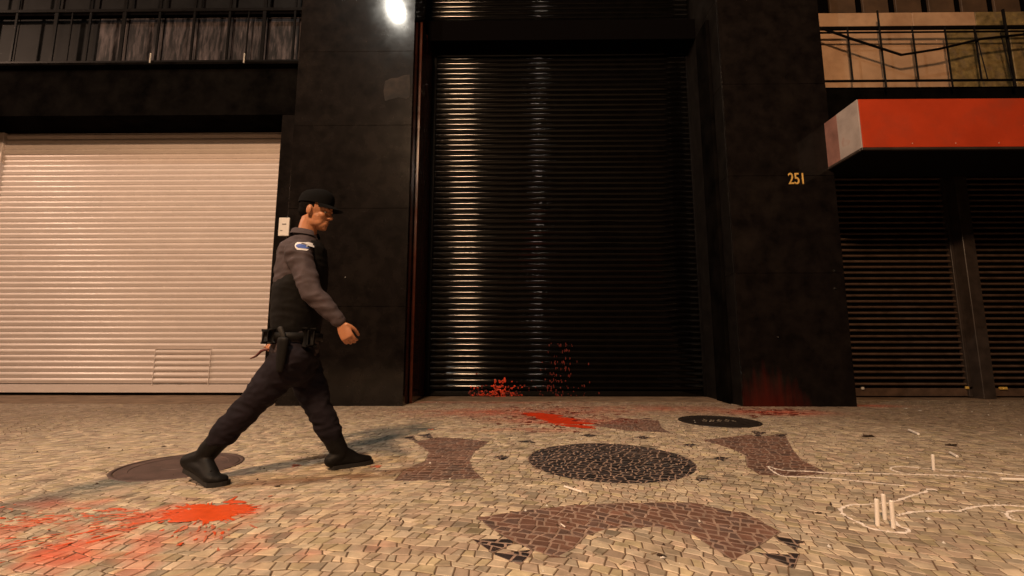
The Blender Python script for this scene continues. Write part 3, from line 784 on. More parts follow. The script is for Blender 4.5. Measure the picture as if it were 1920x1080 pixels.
def splash_main():
    r_ = random.Random(21); z = .0114
    c = SPL1
    t = empty('paint_splash', (c[0], c[1], .009), 'bright orange paint splash on the paving in front of the man, spray trailing left', 'paint splash')
    b = MB(); pxs_ = [(390,966,.13,.075),(430,957,.08,.055),(350,976,.07,.045),(405,972,.09,.06),(378,955,.07,.035),(452,960,.04,.025),(332,982,.04,.02),(440,946,.06,.018)]
    for i, (x, y, rx, ry) in enumerate(pxs_):
        g = gnd(x, y); blob(b, g.x, g.y, rx, ry, r_.uniform(-.15,.15), z + i*.0002, i+3, n=34, rough=.16)
    # fingers round the rim
    for i in range(70):
        a = r_.uniform(0, 2*math.pi); el = r_.uniform(.85, 1.35)
        x = c[0] + .155*el*math.cos(a); y = c[1] + .095*el*math.sin(a); L_ = r_.uniform(.012, .05)
        blob(b, x, y, L_, r_.uniform(.003,.008), math.atan2(math.sin(a)*.6, math.cos(a)), z+.0003*r_.random(), 100+i, n=9, rough=.3)
    b.build('paint_pool', M['paint'], t)
    b = MB(); b2 = MB()
    for i in range(330):
        # spray direction: mostly to the left and to the front left, some straight forward
        u = r_.random()
        if u < .50: a = r_.gauss(math.pi*1.04, .13); d = .2 + abs(r_.gauss(0, .55))
        elif u < .86: a = r_.gauss(math.pi*1.22, .18); d = .15 + abs(r_.gauss(0, .55))
        elif u < .97: a = r_.gauss(math.pi*1.62, .28); d = .1 + abs(r_.gauss(0, .22))
        else: a = r_.uniform(0, 2*math.pi); d = .15 + abs(r_.gauss(0, .16))
        x = c[0] + d*math.cos(a); y = c[1] + d*math.sin(a)*.85
        if y < 1.55: continue
        s_ = max(.35, 1.2 - d*.5)*r_.choice([.5,.6,.8,1,1.5])
        blob(b if r_.random() < .40 else b2, x, y, r_.uniform(.008,.034)*s_, r_.uniform(.003,.009)*s_, a, z - .0002 + r_.uniform(0,.0004), 900+i, n=8, rough=.4, th=.0008)
    b.build('paint_drops', M['paint'], t)['kind'] = 'stuff'
    b2.build('thin_spray', M['paint_thin'], t)['kind'] = 'stuff'
splash_main()
def splash_wall():
    r_ = random.Random(5); z = .0114; c = SPL2
    t = empty('paint_splash', (c[0], c[1], .009), 'red orange paint splash on the paving between black disc and black shutter', 'paint splash')
    b = MB()
    for i, (x, y, rx, ry) in enumerate([(1080,801,.18,.07),(1062,794,.22,.12),(1040,787,.24,.15),(1022,781,.20,.12),(1098,804,.10,.035),(1008,778,.17,.10)]):
        g = gnd(x, y); blob(b, g.x, g.y, rx, ry, -.3, z+i*.0002, 40+i, n=30, rough=.25)
    b.build('paint_pool', M['paint_red'], t)
    b = MB()
    for i in range(210):
        g = gnd(r_.gauss(1040, 60), min(812, max(753, r_.gauss(782, 14))))
        blob(b, g.x, g.y, r_.uniform(.008,.04), r_.uniform(.006,.03), r_.uniform(-.6,.2), z+r_.uniform(-.0002,.0003), 300+i, n=8, rough=.4, th=.0008)
    b.build('paint_drops', M['paint_dark'], t)['kind'] = 'stuff'
    for (px_, py_, n_, sx, sy, lab) in ((1440, 775, 60, 38, 5, 'dark red paint spatter on the paving at the foot of the numbered pillar'), ):
        b = MB()
        for i in range(n_):
            g = gnd(r_.gauss(px_, sx), max(767, r_.gauss(py_, sy)))
            blob(b, g.x, g.y, r_.uniform(.01,.06), r_.uniform(.01,.03), 0, z+r_.uniform(0,.0006), 600+i, n=8, rough=.4, th=.0008)
        t2 = empty('paint_spatter', tuple(gnd(px_, py_)), lab, 'paint splash'); b.build('paint_drops', M['paint_dark'], t2)['kind'] = 'stuff'
    for k, (px_, py_) in enumerate(((82+480-6, 740+435/3.177), (705, 877), (809, 807))):
        g = gnd(px_, py_); b = MB()
        for i in range(4): blob(b, g.x + r_.uniform(-.03,.03), g.y + r_.uniform(-.03,.03), .022, .012, r_.uniform(0,3), z, 700+k*9+i, n=8, rough=.4)
        tag(b.build('paint_drop', M['paint_thin']), ['small orange paint drop on the paving between the man\'s boots', 'small orange paint drop beside the man\'s front boot', 'small red paint drop above the left red inlay'][k], 'paint drop')
splash_wall()
def shutter_paint():
    r_ = random.Random(8); pitch = .095
    t = empty('paint_spatter', (at(960,735,YD).x, YD-.03, .02), 'red paint spattered over the lowest slats of the tall black shutter', 'paint splash')
    b = MB(); b2 = MB()
    def drop(px_, py_, w, h, bb):
        p = at(px_, py_, YD-.03)
        # sit on the bulge of the slat that is hit
        if p.z > .12:
            k = math.floor((p.z-.12)/pitch); f_ = (p.z-.12)/pitch - k; f_ = .25 + .5*r_.random(); z_ = .12 + (k+f_)*pitch; Y_ = YD - .026; h = min(h, .045)
        else: z_ = max(.035, p.z); Y_ = YD - .0225; h = min(h, .03)
        n = 8; V = []
        for k in range(n):
            a = 2*math.pi*k/n; m_ = r_.uniform(.65, 1.3); V.append((p.x + w*m_*math.cos(a), z_ + h*m_*math.sin(a)))
        bb.add([(x, Y_-.002, z) for x, z in V] + [(p.x+(x-p.x)*.8, Y_-.004, z_+(z-z_)*.8) for x, z in V],
               [tuple((n+k, n+(k+1)%n, (k+1)%n, k)) for k in range(n)] + [tuple(reversed(range(n, 2*n)))][::1])
    for i in range(46): drop(r_.gauss(937, 9), r_.uniform(714, 745), r_.uniform(.008,.03), r_.uniform(.012,.045), b)
    for i in range(150): drop(r_.uniform(880, 980), 748 - abs(r_.gauss(0, 12)), r_.uniform(.005,.02), r_.uniform(.006,.02), b2 if i % 2 else b)
    for i in range(70): drop(r_.gauss(1040, 42), 745 - abs(r_.gauss(0, 24)), r_.uniform(.004,.012), r_.uniform(.006,.022), b2)
    for i in range(46):
        v = r_.random(); drop(1030 + r_.gauss(0, 4) + 45*v*r_.random(), 735 - 90*v, r_.uniform(.004,.010), r_.uniform(.008,.028), b2)
    for i in range(26): drop(r_.gauss(1062, 6), r_.uniform(648, 715), r_.uniform(.004,.010), r_.uniform(.01,.03), b2)
    b.build('bright_drops', M['paint_red'], t)['kind'] = 'stuff'
    b2.build('dark_drops', M['paint_dark'], t)['kind'] = 'stuff'
shutter_paint()

# ------------------------------------------------------------------ chalk and candles
def chalk(pts, label, w=.0066, seed=1):
    r_ = random.Random(seed); P = [gnd(*p) for p in pts]
    # resample with Catmull-Rom
    S = []
    for i in range(len(P)-1):
        p0, p1, p2, p3 = P[max(i-1,0)], P[i], P[i+1], P[min(i+2, len(P)-1)]
        n = max(2, int((p2-p1).length/.012))
        for k in range(n):
            t = k/n
            S.append(.5*((2*p1) + (p2-p0)*t + (2*p0-5*p1+4*p2-p3)*t*t + (3*p1-p0-3*p2+p3)*t**3))
    b = MB(); crumbs = MB(); z = .0114; prev = None
    for i in range(len(S)-1):
        a, c = S[i], S[i+1]; d = (c-a); L_ = d.length
        if L_ < 1e-6: continue
        d /= L_; nn = Vector((-d.y, d.x, 0)); w1 = w*r_.choice((.12, .5, .75, 1.0, 1.2)); o_ = r_.uniform(-.4,.4)*w
        row = [(a + nn*(w1+o_)), (a - nn*(w1-o_))]
        i0 = len(b.v); b.v += [(row[0].x, row[0].y, z-.0015), (row[1].x, row[1].y, z-.0015), (row[1].x, row[1].y, z+.0005), (row[0].x, row[0].y, z+.0005)]
        if prev is not None: b.f += [tuple((prev+j, prev+(j+1)%4, i0+(j+1)%4, i0+j)) for j in range(4)]
        prev = i0
        if r_.random() < .35:
            e = a + nn*r_.gauss(0, w*2.2); s_ = r_.uniform(.001,.003)
            crumbs.box(e.x-s_, e.x+s_, e.y-s_, e.y+s_, z-.001, z+.0008)
    co = tag(b.build('chalk_line', M['chalk']), label, 'chalk line', 'chalk lines drawn on the paving')
    crumbs.build('chalk_crumbs', M['chalk'], co)['kind'] = 'stuff'
chalk([(1856,901),(1777,895),(1670,892),(1557,890),(1515,887),(1467,885),(1441,878),(1450,887),(1467,896),(1500,897.5),(1563,901),(1620,907),(1667,912),(1705,915)], 'long narrow white chalk loop starting on the right red inlay', seed=1)
chalk([(1694,890),(1676,886),(1670,882),(1683,878),(1720,880),(1774,885),(1846,888),(1919,896),(1990,902)], 'white chalk line hooking round behind the single upright candle', seed=2)
chalk([(1758,923),(1742,921),(1736,926),(1720,930),(1689,941),(1670,946),(1626,950),(1594,951.6),(1577,959),(1585,971),(1610,984),(1638,997),(1689,1004),(1705,1001),(1701,996),(1686,991),(1678,981),(1672,974)], 'white chalk loop round the three upright candles', .0075, 3)
chalk([(1682,971),(1720,964),(1783,962),(1796,963),(1834,954),(1878,951.6),(1920,954),(1990,958)], 'wavy white chalk line running right from the three candles', .0075, 4)
chalk([(1990,960),(1919,962),(1893,964),(1889,970),(1897,978),(1920,984),(1980,990)], 'small white chalk hook at the right edge of the photo', seed=5)
def candle(a, b_, r, label, group):
    a, b_ = Vector(a), Vector(b_); d = (b_-a).normalized()
    t = empty('candle', tuple(a), label, 'candle', group)
    MB().tube([a, a + d*.002, b_ - d*.004, b_], [r*.92, r, r, r*.72], 12).build('wax_stick', M['wax'], t, False)
    MB().tube([b_, b_ + d*.007], .0012, 5).build('wick', M['wick'], t)
def standing(pt, pb, r, label):
    g = gnd(*pb); g.z = .0095; tp = at(pt[0], pt[1], g.y)
    candle(g, tp, r, label, 'white candles on the paving')
standing((1643.5,935), (1646,990), .0085, 'left one of the three upright white candles standing close together')
standing((1656,926), (1660,979), .0085, 'rear middle one of the three upright white candles standing close together')
standing((1671,938), (1676,995), .0085, 'right one of the three upright white candles standing close together')
standing((1749,852), (1751,885), .0085, 'single white candle standing upright behind the group of three')
def lying(p0, p1, r, label):
    a, c = gnd(*p0), gnd(*p1); a.z = c.z = .0112 + r
    candle(a, c, r, label, 'white candles on the paving')
lying((1705,811),(1723,819), .011, 'white candle lying on the paving farthest from the viewer')
lying((1782,854),(1796,862), .009, 'short white candle stub lying right of the single upright candle')
lying((1878,905),(1935,907), .009, 'white candle lying flat at the right edge of the photo')
lying((1058,918),(1091,929), .006, 'white stick lying between the black disc and the red arch')
lying((1000+52, 1+988),(1000+60, 995), .003, 'tiny white stick lying on the red arch inlay')

# litter
def leaf(px_, py_, s_, label, m_='leaf', seed=0, flat=.35):
    r_ = random.Random(seed); g = gnd(px_, py_); b = MB(); n = 10; V = []
    for k in range(n):
        a = 2*math.pi*k/n; m2 = r_.uniform(.6,1.2)
        V.append((g.x + s_*m2*math.cos(a), g.y + s_*.6*m2*math.sin(a), .011 + r_.uniform(0, s_*flat)))
    V.append((g.x, g.y, .012 + s_*.15)); V.append((g.x, g.y, .010))
    Fc = [(k, (k+1)%n, n) for k in range(n)] + [((k+1)%n, k, n+1) for k in range(n)]
    b.add(V, Fc); tag(b.build('litter_scrap' if m_ != 'leaf' else 'dry_leaf', M[m_]), label, 'litter' if m_ != 'leaf' else 'leaf')
leaf(1627, 821, .055, 'dark crumpled leaf on the paving right of the numbered pillar', seed=1)
leaf(1784, 838, .045, 'dark leaf lying behind the single upright candle', seed=2)
leaf(1536, 967, .018, 'small dark leaf left of the three upright candles', seed=3)
leaf(1241, 1048, .020, 'small black scrap on pale stones under the red arch', seed=4)
leaf(1503, 1023, .012, 'tiny dark scrap beside the right black triangle inlay', seed=5)
leaf(307, 840, .022, 'small dark scrap on the paving above the reddish cover', seed=6)
leaf(519, 916, .022, 'small dark scrap on the paving below the man', seed=7)
leaf(888, 789, .030, 'small dark leaf left of the red splash by the black shutter', seed=8)
leaf(964, 808, .022, 'small dark scrap left below the red splash', seed=9)
leaf(1243, 1052, .012, 'small white paper bit beside the black scrap under the red arch', 'plate', 10)
for k, (x, y, s_, lab) in enumerate([(1698,768,.022,'small pale paper bit near the right shutter'),(1725,772,.022,'second small pale paper bit near the right shutter'),(760,757,.02,'pale scrap at the foot of the wide left pillar'),
     (1050,755,.018,'pale scrap on the threshold behind the red splash'),(1096,754,.018,'pale scrap on the threshold right of the red splash'),(1018,768,.014,'tiny pale scrap on the red splash by the shutter'),(735,797,.014,'tiny pale scrap behind the man\'s front boot')]):
    leaf(x, y, s_, lab, 'bolt_white', 20+k)

def grit():
    r_ = random.Random(77); bd, bp2 = MB(), MB()
    for i in range(900):
        y = 1.6 + 5.4*r_.random()**.75; x = r_.uniform(-1.15, 1.15)*y; s_ = r_.choice((.002,.003,.003,.005,.008))*r_.uniform(.7,1.3)
        n = 5; a0 = r_.random()*6; V = [(x + s_*r_.uniform(.6,1.3)*math.cos(a0+k*6.283/n), y + s_*r_.uniform(.6,1.3)*math.sin(a0+k*6.283/n), .0085) for k in range(n)] + [(x, y, .0105 + s_*.8)]
        (bd if r_.random() < .8 else bp2).add(V, [(k, (k+1)%n, n) for k in range(n)])
    tag(bd.build('grit', M['leaf']), kind='stuff'); tag(bp2.build('pale_grit', M['bolt_white']), kind='stuff')
grit()

# ------------------------------------------------------------------ street lamps behind and beside the viewer
def street_lamp(x, y, z, col, watts, rad, label):
    t = empty('street_lamp', (x, y, 0), label, 'street lamp', 'street lamps along the kerb')
    kx, ky = x, min(y, -2.9) - .25
    MB().tube([(kx, ky, -.02), (kx, ky, .6), (kx, ky, z-.2), (kx, ky+.3 if ky < y-.4 else ky, z+.45), (x, y-.25, z+.42)], [.13, .09, .06, .045, .04], 10).build('pole', M['pole'], t, True)
    MB().tube([(x, y-.35, z+.42), (x, y-.1, z+.40), (x, y+.3, z+.36)], [.06, .2, .1], 10).build('lamp_head', M['pole'], t, True)
    ld = bpy.data.lights.new('lamp_light', 'POINT'); ld.energy = watts; ld.color = col; ld.shadow_soft_size = rad
    lo = bpy.data.objects.new('lamp_light', ld); C.objects.link(lo); lo.parent = t; lo.location = (0, 0, z)
for L_ in LAMPS: street_lamp(*L_)
# ------------------------------------------------------------------ the walking man
from mathutils.bvhtree import BVHTree
Y0 = 2.82
TS = bpy.data.scenes.new('workbench')     # empty scratch scene, removed again below
def W(px, py, dy=0.0): return at(px, py, Y0 + dy)
XA, YA, ZA = Vector((1,0,0)), Vector((0,1,0)), Vector((0,0,1))
def sweep(ch, n=16, ref=None, flat_axes=False):
    """ch: list of (point, ra, rb). Returns closed tube with rounded ends."""
    ch = [(Vector(p), a, b_) for p, a, b_ in ch]
    # densify (smooth)
    D = []
    P = [c[0] for c in ch]
    for i in range(len(ch)-1):
        p0, p1, p2, p3 = P[max(i-1,0)], P[i], P[i+1], P[min(i+2,len(P)-1)]
        n2 = max(2, int((p2-p1).length/.02))
        for k in range(n2):
            t = k/n2; s = t*t*(3-2*t)
            q = .5*((2*p1) + (p2-p0)*t + (2*p0-5*p1+4*p2-p3)*t*t + (3*p1-p0-3*p2+p3)*t**3)
            D.append((q, ch[i][1]*(1-s)+ch[i+1][1]*s, ch[i][2]*(1-s)+ch[i+1][2]*s))
    D.append(ch[-1])
    rings = []
    def frame(i):
        d = (D[min(i+1,len(D)-1)][0]-D[max(i-1,0)][0]).normalized()
        r_ = ref or XA
        b_ = d.cross(r_)
        if b_.length < .2: b_ = d.cross(ZA)
        b_.normalize(); a = b_.cross(d).normalized()
        if flat_axes: a, b_ = XA, YA
        return d, a, b_
    d, a, b_ = frame(0); p, ra, rb = D[0]
    for t in (75, 50, 25): rings.append((p - d*min(ra,rb)*math.sin(R(t)), a*ra*math.cos(R(t)), b_*rb*math.cos(R(t))))
    for i in range(len(D)):
        d, a, b_ = frame(i); p, ra, rb = D[i]; rings.append((p, a*ra, b_*rb))
    d, a, b_ = frame(len(D)-1); p, ra, rb = D[-1]
    for t in (25, 50, 75): rings.append((p + d*min(ra,rb)*math.sin(R(t)), a*ra*math.cos(R(t)), b_*rb*math.cos(R(t))))
    V = []; Fc = []
    for (p, a, b_) in rings:
        for k in range(n):
            t = 2*math.pi*k/n; V.append(tuple(p + a*math.cos(t) + b_*math.sin(t)))
    for i in range(len(rings)-1):
        for k in range(n): Fc.append((i*n+k, i*n+(k+1)%n, (i+1)*n+(k+1)%n, (i+1)*n+k))
    Fc.append(tuple(reversed(range(n)))); Fc.append(tuple(range((len(rings)-1)*n, len(rings)*n)))
    return V, Fc
def ell(c, r_, M3=None, n=16):
    V = []; Fc = []; m_ = n//2
    for i in range(1, m_):
        ph = math.pi*i/m_
        for k in range(n):
            t = 2*math.pi*k/n
            v = Vector((r_[0]*math.sin(ph)*math.cos(t), r_[1]*math.sin(ph)*math.sin(t), r_[2]*math.cos(ph)))
            if M3: v = M3 @ v
            V.append(tuple(Vector(c) + v))
    for i in range(m_-2):
        for k in range(n): Fc.append((i*n+k, (i+1)*n+k, (i+1)*n+(k+1)%n, i*n+(k+1)%n))
    Fc.append(tuple(range(n))); Fc.append(tuple(reversed(range((m_-2)*n, (m_-1)*n))))
    return V, Fc
def fuse(name, solids, voxel, m_, parent, smooth_it=4, folds=0, seed=0, fdir=None):
    b = MB()
    for V, Fc in solids: b.add(V, Fc)
    me = bpy.data.meshes.new(name+'_raw'); me.from_pydata(b.v, [], b.f)
    o = bpy.data.objects.new('tmp', me); TS.collection.objects.link(o)
    bm = bmesh.new(); bm.from_mesh(me); bmesh.ops.recalc_face_normals(bm, faces=bm.faces); bm.to_mesh(me); bm.free()
    md = o.modifiers.new('r', 'REMESH'); md.mode = 'VOXEL'; md.voxel_size = voxel
    if smooth_it:
        ms = o.modifiers.new('s', 'SMOOTH'); ms.iterations = smooth_it; ms.factor = .5
    with bpy.context.temp_override(scene=TS, view_layer=TS.view_layers[0]):
        dg = bpy.context.evaluated_depsgraph_get()
        me2 = bpy.data.meshes.new_from_object(o.evaluated_get(dg)); me2.name = name
    bpy.data.objects.remove(o); bpy.data.meshes.remove(me)
    if folds:
        N_ = [v.normal.copy() for v in me2.vertices]; P_ = [v.co.copy() for v in me2.vertices]; out_ = []
        for p, nv in zip(P_, N_):
            a = noise.noise(Vector((p.x*9+seed, p.y*9, p.z*22)))
            c_ = noise.noise(Vector((p.x*26+seed, p.y*20, p.z*38+5)))
            r2 = 1 - abs(a)*2.2
            out_.extend(p + nv*folds*(r2*.8 + c_*.45))
        me2.vertices.foreach_set('co', out_)
    me2.materials.clear(); me2.materials.append(m_); me2.shade_smooth()
    off = Vector((0,0,0)); q = parent
    while q is not None: off += Vector(q.location); q = q.parent
    me2.transform(Matrix.Translation(-off))
    o2 = bpy.data.objects.new(name, me2); C.objects.link(o2); o2.parent = parent
    return o2
man_base = Vector((W(530, 900).x, Y0, 0))
man = empty('person', man_base, 'man in dark uniform and black cap striding right past the shopfronts', 'person')
NS_, FS_ = -.185, .185        # near and far shoulder offsets
# ---- joints
pel, wai, che, uch, nec = W(554,666), W(556,612), W(562,535), W(567,474), W(573,441)
hd = W(592, 396)
sN, eN, wN = W(558,474,NS_), W(583,546,NS_-.05), W(638,604,NS_-.02)
sF, eF, wF = W(566,476,FS_), W(533,556,FS_+.05), W(520,622,FS_+.04)
hipN, kneN = W(548,674,-.09), W(468,762,-.10)
hipF, kneF = W(562,674,.10), W(600,770,.12)
# feet on the ground
toeN = gnd(421,911); ballN = gnd(398,915)
fN = (toeN - ballN); fN.z = 0
dirN = Vector((.985,-.10,0)).normalized()
ankN = W(379,858,-.12); heelN = W(345,873,-.12)
heelF = gnd(619,884); toeF = gnd(694,872)
dirF = (toeF - heelF).normalized(); ankF = heelF + dirF*.055 + ZA*.105
heelF = Vector(heelF)
# ---- hands
def hand(w, d, t, s, curl=1.0, mir=1):
    """w wrist, d along the hand, t thumb side, s towards the palm"""
    d = d.normalized(); t = (t - d*t.dot(d)).normalized(); s = (s - d*s.dot(d) - t*s.dot(t)).normalized()
    out = [sweep([(w - d*.03, .027, .021), (w, .027, .019), (w + d*.045, .039, .015), (w + d*.088, .040, .013)], 14, t)]
    for off, L_, r_ in ((.030,.072,.0092),(.010,.080,.0095),(-.011,.074,.009),(-.030,.058,.0080)):
        p = w + d*.082 + t*off; ang = 0; ch = [(p - d*.02, r_, r_), (p, r_, r_)]
        for k, (fr, bend) in enumerate(((.45,28),(.30,34),(.25,26))):
            ang += R(bend*curl + off*200*0)
            p = p + (d*math.cos(ang) + s*math.sin(ang))*L_*fr; rr = r_*(1 - .10*(k+1)); ch.append((p, rr, rr))
        out.append(sweep(ch, 10, t))
    p = w + d*.022 + t*.026
    out.append(sweep([(p, .014, .013), (p + (d*.6+t*.45+s*.35)*.032, .0125, .0125), (p + (d*.85+t*.45+s*.55)*.052, .0105, .0105), (p + (d*1.05+t*.30+s*.75)*.070, .0088, .0088)], 10, t))
    return out
dh = (W(655,640,NS_-.02) - wN).normalized()
handN = hand(wN + dh*.01, dh, XA, YA, 1.05)
dhF = Vector((-.25, 0, -.97)); handF = hand(wF, dhF, XA, -YA, 1.0)
# ---- head, facing right and a little down
tilt = Matrix.Rotation(R(9), 3, 'Y') @ Matrix.Rotation(R(0), 3, 'Z')
def H(x, y, z): return hd + tilt @ Vector((x, y, z))
def he(c, r_, rot=None): return ell(H(*c), r_, (tilt @ rot) if rot else tilt, 20)
head = [he((-.004,0,.028), (.098,.076,.094)), he((.028,0,-.040), (.062,.060,.074)), he((.052,0,-.088), (.040,.040,.032)),
        he((.073,0,-.103), (.019,.022,.018)), he((.077,0,.028), (.022,.050,.028)),
        he((.018,.036,-.075), (.055,.020,.030)), he((.018,-.036,-.075), (.055,.020,.030)),
        he((.060,.036,-.028), (.026,.022,.024)), he((.060,-.036,-.028), (.026,.022,.024)),
        he((.084,.030,.014), (.013,.022,.008)), he((.084,-.030,.014), (.013,.022,.008)),
        sweep([(H(.086,0,.006), .009,.008), (H(.099,0,-.014), .009,.010), (H(.110,0,-.033), .012,.012)], 10, YA),
        he((.100,.011,-.038), (.010,.008,.008)), he((.100,-.011,-.038), (.010,.008,.008)),
        he((.088,0,-.062), (.011,.023,.0065)), he((.086,0,-.075), (.012,.020,.008)),
        he((-.006,.078,-.012), (.018,.008,.031)), he((-.006,-.078,-.012), (.018,.008,.031)),
        sweep([(nec - ZA*.03, .062,.066), (nec*.5 + H(-.022,0,-.06)*.5, .056,.058), (H(-.018,0,-.05), .058,.058)], 18, XA, True)]
# ---- continuous body
body = head + handN + handF
body += [sweep([(pel, .095,.135), (wai, .085,.12), (che, .10,.14), (uch, .095,.15), (nec - ZA*.02, .055,.06)], 20, XA, True)]
for s_, e_, w_ in ((sN, eN, wN), (sF, eF, wF)):
    body += [sweep([(s_*.6+uch*.4, .042,.042), (s_, .044,.044), (e_, .030,.030), (w_, .024,.022)], 12)]
for h_, k_, a_ in ((hipN, kneN, ankN), (hipF, kneF, ankF)):
    body += [sweep([(pel, .07,.07), (h_, .078,.078), (k_, .048,.048), (k_*.6+a_*.4, .046,.046), (a_, .030,.030)], 14)]
body += [sweep([(ankF, .03,.03), (heelF + dirF*.06 + ZA*.045, .03,.03), (toeF - dirF*.05 + ZA*.03, .032,.02)], 12, YA),
         sweep([(ankN, .03,.03), (heelN*.45 + ballN*.55 + ZA*.05, .03,.03), (ballN + dirN*.02 + ZA*.032, .03,.02)], 12, YA)]
body_o = fuse('body', body, .0042, M['skin'], man, 3)
# eyes, brows
for sy in (-1, 1):
    b = MB(); V, Fc = ell(H(.0760, sy*.030, -.004), (.0095,.012,.0055), tilt, 12); b.add(V, Fc); ob = b.build('eye', M['eye'], man, True)
    b = MB(); V, Fc = ell(H(.0840, sy*.030, -.004), (.0025,.005,.005), tilt, 10); b.add(V, Fc); b.build('iris', M['iris'], ob, True)
    b = MB(); V, Fc = sweep([(H(.097, sy*.014, .017), .0018,.003), (H(.092, sy*.032, .022), .0018,.003), (H(.080, sy*.050, .016), .0012,.002)], 6, ZA); b.add(V, Fc); b.build('eyebrow', M['hair'], man, True)
fuse('hair', [he((-.014,0,.030), (.0945,.0795,.088)), he((-.045,0,-.016), (.062,.066,.050))], .006, M['hair'], man, 2)
# ---- shirt with sleeves
def mid(a, b_, t): return a*(1-t) + b_*t
shirt = [sweep([(pel + ZA*.02, .128,.175), (wai, .122,.165), (che, .136,.185), (uch + ZA*.0, .122,.190), (uch*.45+nec*.55, .088,.135), (nec - ZA*.012, .064,.070)], 28, XA, True),
         sweep([(sN - ZA*.005, .070,.066), (uch + ZA*.02, .075,.075), (sF - ZA*.005, .070,.066)], 18, XA),
         sweep([(sN, .074,.070), (mid(sN,eN,.5) + XA*.004, .066,.062), (eN, .057,.055), (mid(eN,wN,.35), .054,.052), (mid(eN,wN,.92), .038,.036)], 18),
         sweep([(sF, .074,.070), (mid(sF,eF,.5), .064,.062), (eF, .056,.055), (mid(eF,wF,.4), .050,.050), (mid(eF,wF,.92), .038,.036)], 18)]
shirt_o = fuse('shirt', shirt, .0075, M['shirt'], man, 5, .0075, 3)
# cuffs and collar
for a_, b_ in ((eN, wN), (eF, wF)):
    MB().add(*sweep([(mid(a_,b_,.88), .041,.039), (mid(a_,b_,.97), .038,.036)], 16)).build('cuff', M['shirt'], man, True)
cb = MB(); n = 28; V = []
for k in range(n+1):
    t = R(28) + (2*math.pi - R(56))*k/n
    for rr, zz in ((.070, -.012), (.066, .030), (.078, .022), (.088, -.008)):
        V.append(tuple(nec + Vector((rr*math.cos(t)*1.02 - .002, rr*math.sin(t)*1.05, zz + .012*(1 if math.cos(t) < 0 else -.6)*abs(math.cos(t))))))
Fc = [(k*4+j, (k+1)*4+j, (k+1)*4+j+1, k*4+j+1) for k in range(n) for j in range(3)]
cb.add(V, Fc).build('collar', M['shirt'], man, True)
# ---- black vest low on the back and up the chest
fuse('vest', [sweep([(wai - ZA*.02, .134,.176), (mid(wai,che,.5), .142,.188), (che - ZA*.01 + XA*.008, .146,.194), (che + ZA*.10 + XA*.030, .128,.170), (uch + XA*.040 - ZA*.02, .106,.130)], 28, XA, True)],
     .009, M['vest'], man, 4, .004, 9)
# ---- trousers
def trous(h_, k_, a_, top):
    blouse = mid(k_, a_, top)
    return [sweep([(h_ + ZA*.02, .108,.102), (mid(h_,k_,.5), .098,.094), (k_, .076,.076), (mid(k_,a_,.32), .074,.074), (mid(k_,blouse,.86), .072,.072), (blouse, .060,.060)], 20)]
tro = [sweep([(wai - ZA*.04, .118,.160), (pel, .132,.176), (pel - ZA*.07, .118,.165)], 26, XA, True)] + trous(hipN, kneN, ankN, .66) + trous(hipF, kneF, ankF, .60)
tro_o = fuse('trousers', tro, .0085, M['trousers'], man, 5, .009, 17)
# ---- boots
def boot(k_, a_, heel, ball, toe, d, lift, w=.046):
    side = d.cross(ZA).normalized()
    top = mid(k_, a_, .56)
    # sole path: heel -> ball -> toe
    hp = heel; bp_ = ball; tp = toe
    up_h = ((bp_-hp).cross(side)).normalized(); up_h = up_h if up_h.z > 0 else -up_h
    ub = (ZA + up_h*.3).normalized()
    upper = [sweep([(top, .063,.063), (mid(top,a_,.6), .058,.057), (a_, .053,.050), (hp + up_h*.055, .042,.039)], 18),
             sweep([(hp + up_h*.050 + (bp_-hp).normalized()*.01, .040,.038), (mid(hp,bp_,.55) + up_h*.052, .046,.040), (bp_ + ub*.040, .032,.047), (tp - d*.03 + ZA*.034, .022,.034)], 18, ZA),
             sweep([(a_ + (bp_-hp).normalized()*.012, .045,.042), (mid(a_, bp_ + ub*.05, .5), .040,.040), (bp_ + ub*.045, .028,.040)], 16, ZA)]
    o_ = fuse('boot', upper, .006, M['leather'], man, 4, .0012, 5)
    b = MB(); pts = [(hp, up_h, .018), (hp + (bp_-hp).normalized()*.012, up_h, .033), (mid(hp,bp_,.35), up_h, .034), (mid(hp,bp_,.75), up_h, .040), (bp_, ub, .046), (mid(bp_,tp,.5), ZA, .043), (mid(bp_,tp,.85), ZA, .032), (tp, ZA, .016)]
    V = []
    for p, u, w2 in pts:
        for (s_, h_) in ((-1, 0), (1, 0), (1, 1), (-1, 1)):
            V.append(tuple(p + side*s_*w2*(1.0 if h_ else .96) + u*(.026 if h_ else .001)))
    Fc = [(i*4+j, i*4+(j+1)%4, (i+1)*4+(j+1)%4, (i+1)*4+j) for i in range(len(pts)-1) for j in range(4)] + [(3,2,1,0), tuple(len(pts)*4-4+j for j in range(4))]
    b.add(V, Fc).build('sole', M['rubber'], o_)
    for k in range(5):
        q = mid(a_ + (bp_-hp).normalized()*.050 + ZA*.012, bp_ + ub*.074, k/4.6)
        MB().add(*sweep([(q - side*.022, .0028,.0028), (q + ub*.004, .0028,.0028), (q + side*.022, .0028,.0028)], 6, ZA)).build('lace', M['vest'], o_)
    return o_
up9 = ZA*.010
boot(kneN, ankN, W(347,882,-.11), ballN + up9, gnd(428,913) + up9, dirN, True)
boot(kneF, ankF, heelF + up9, mid(heelF, toeF, .66) + up9, toeF + up9 + dirF*.015, dirF, False)
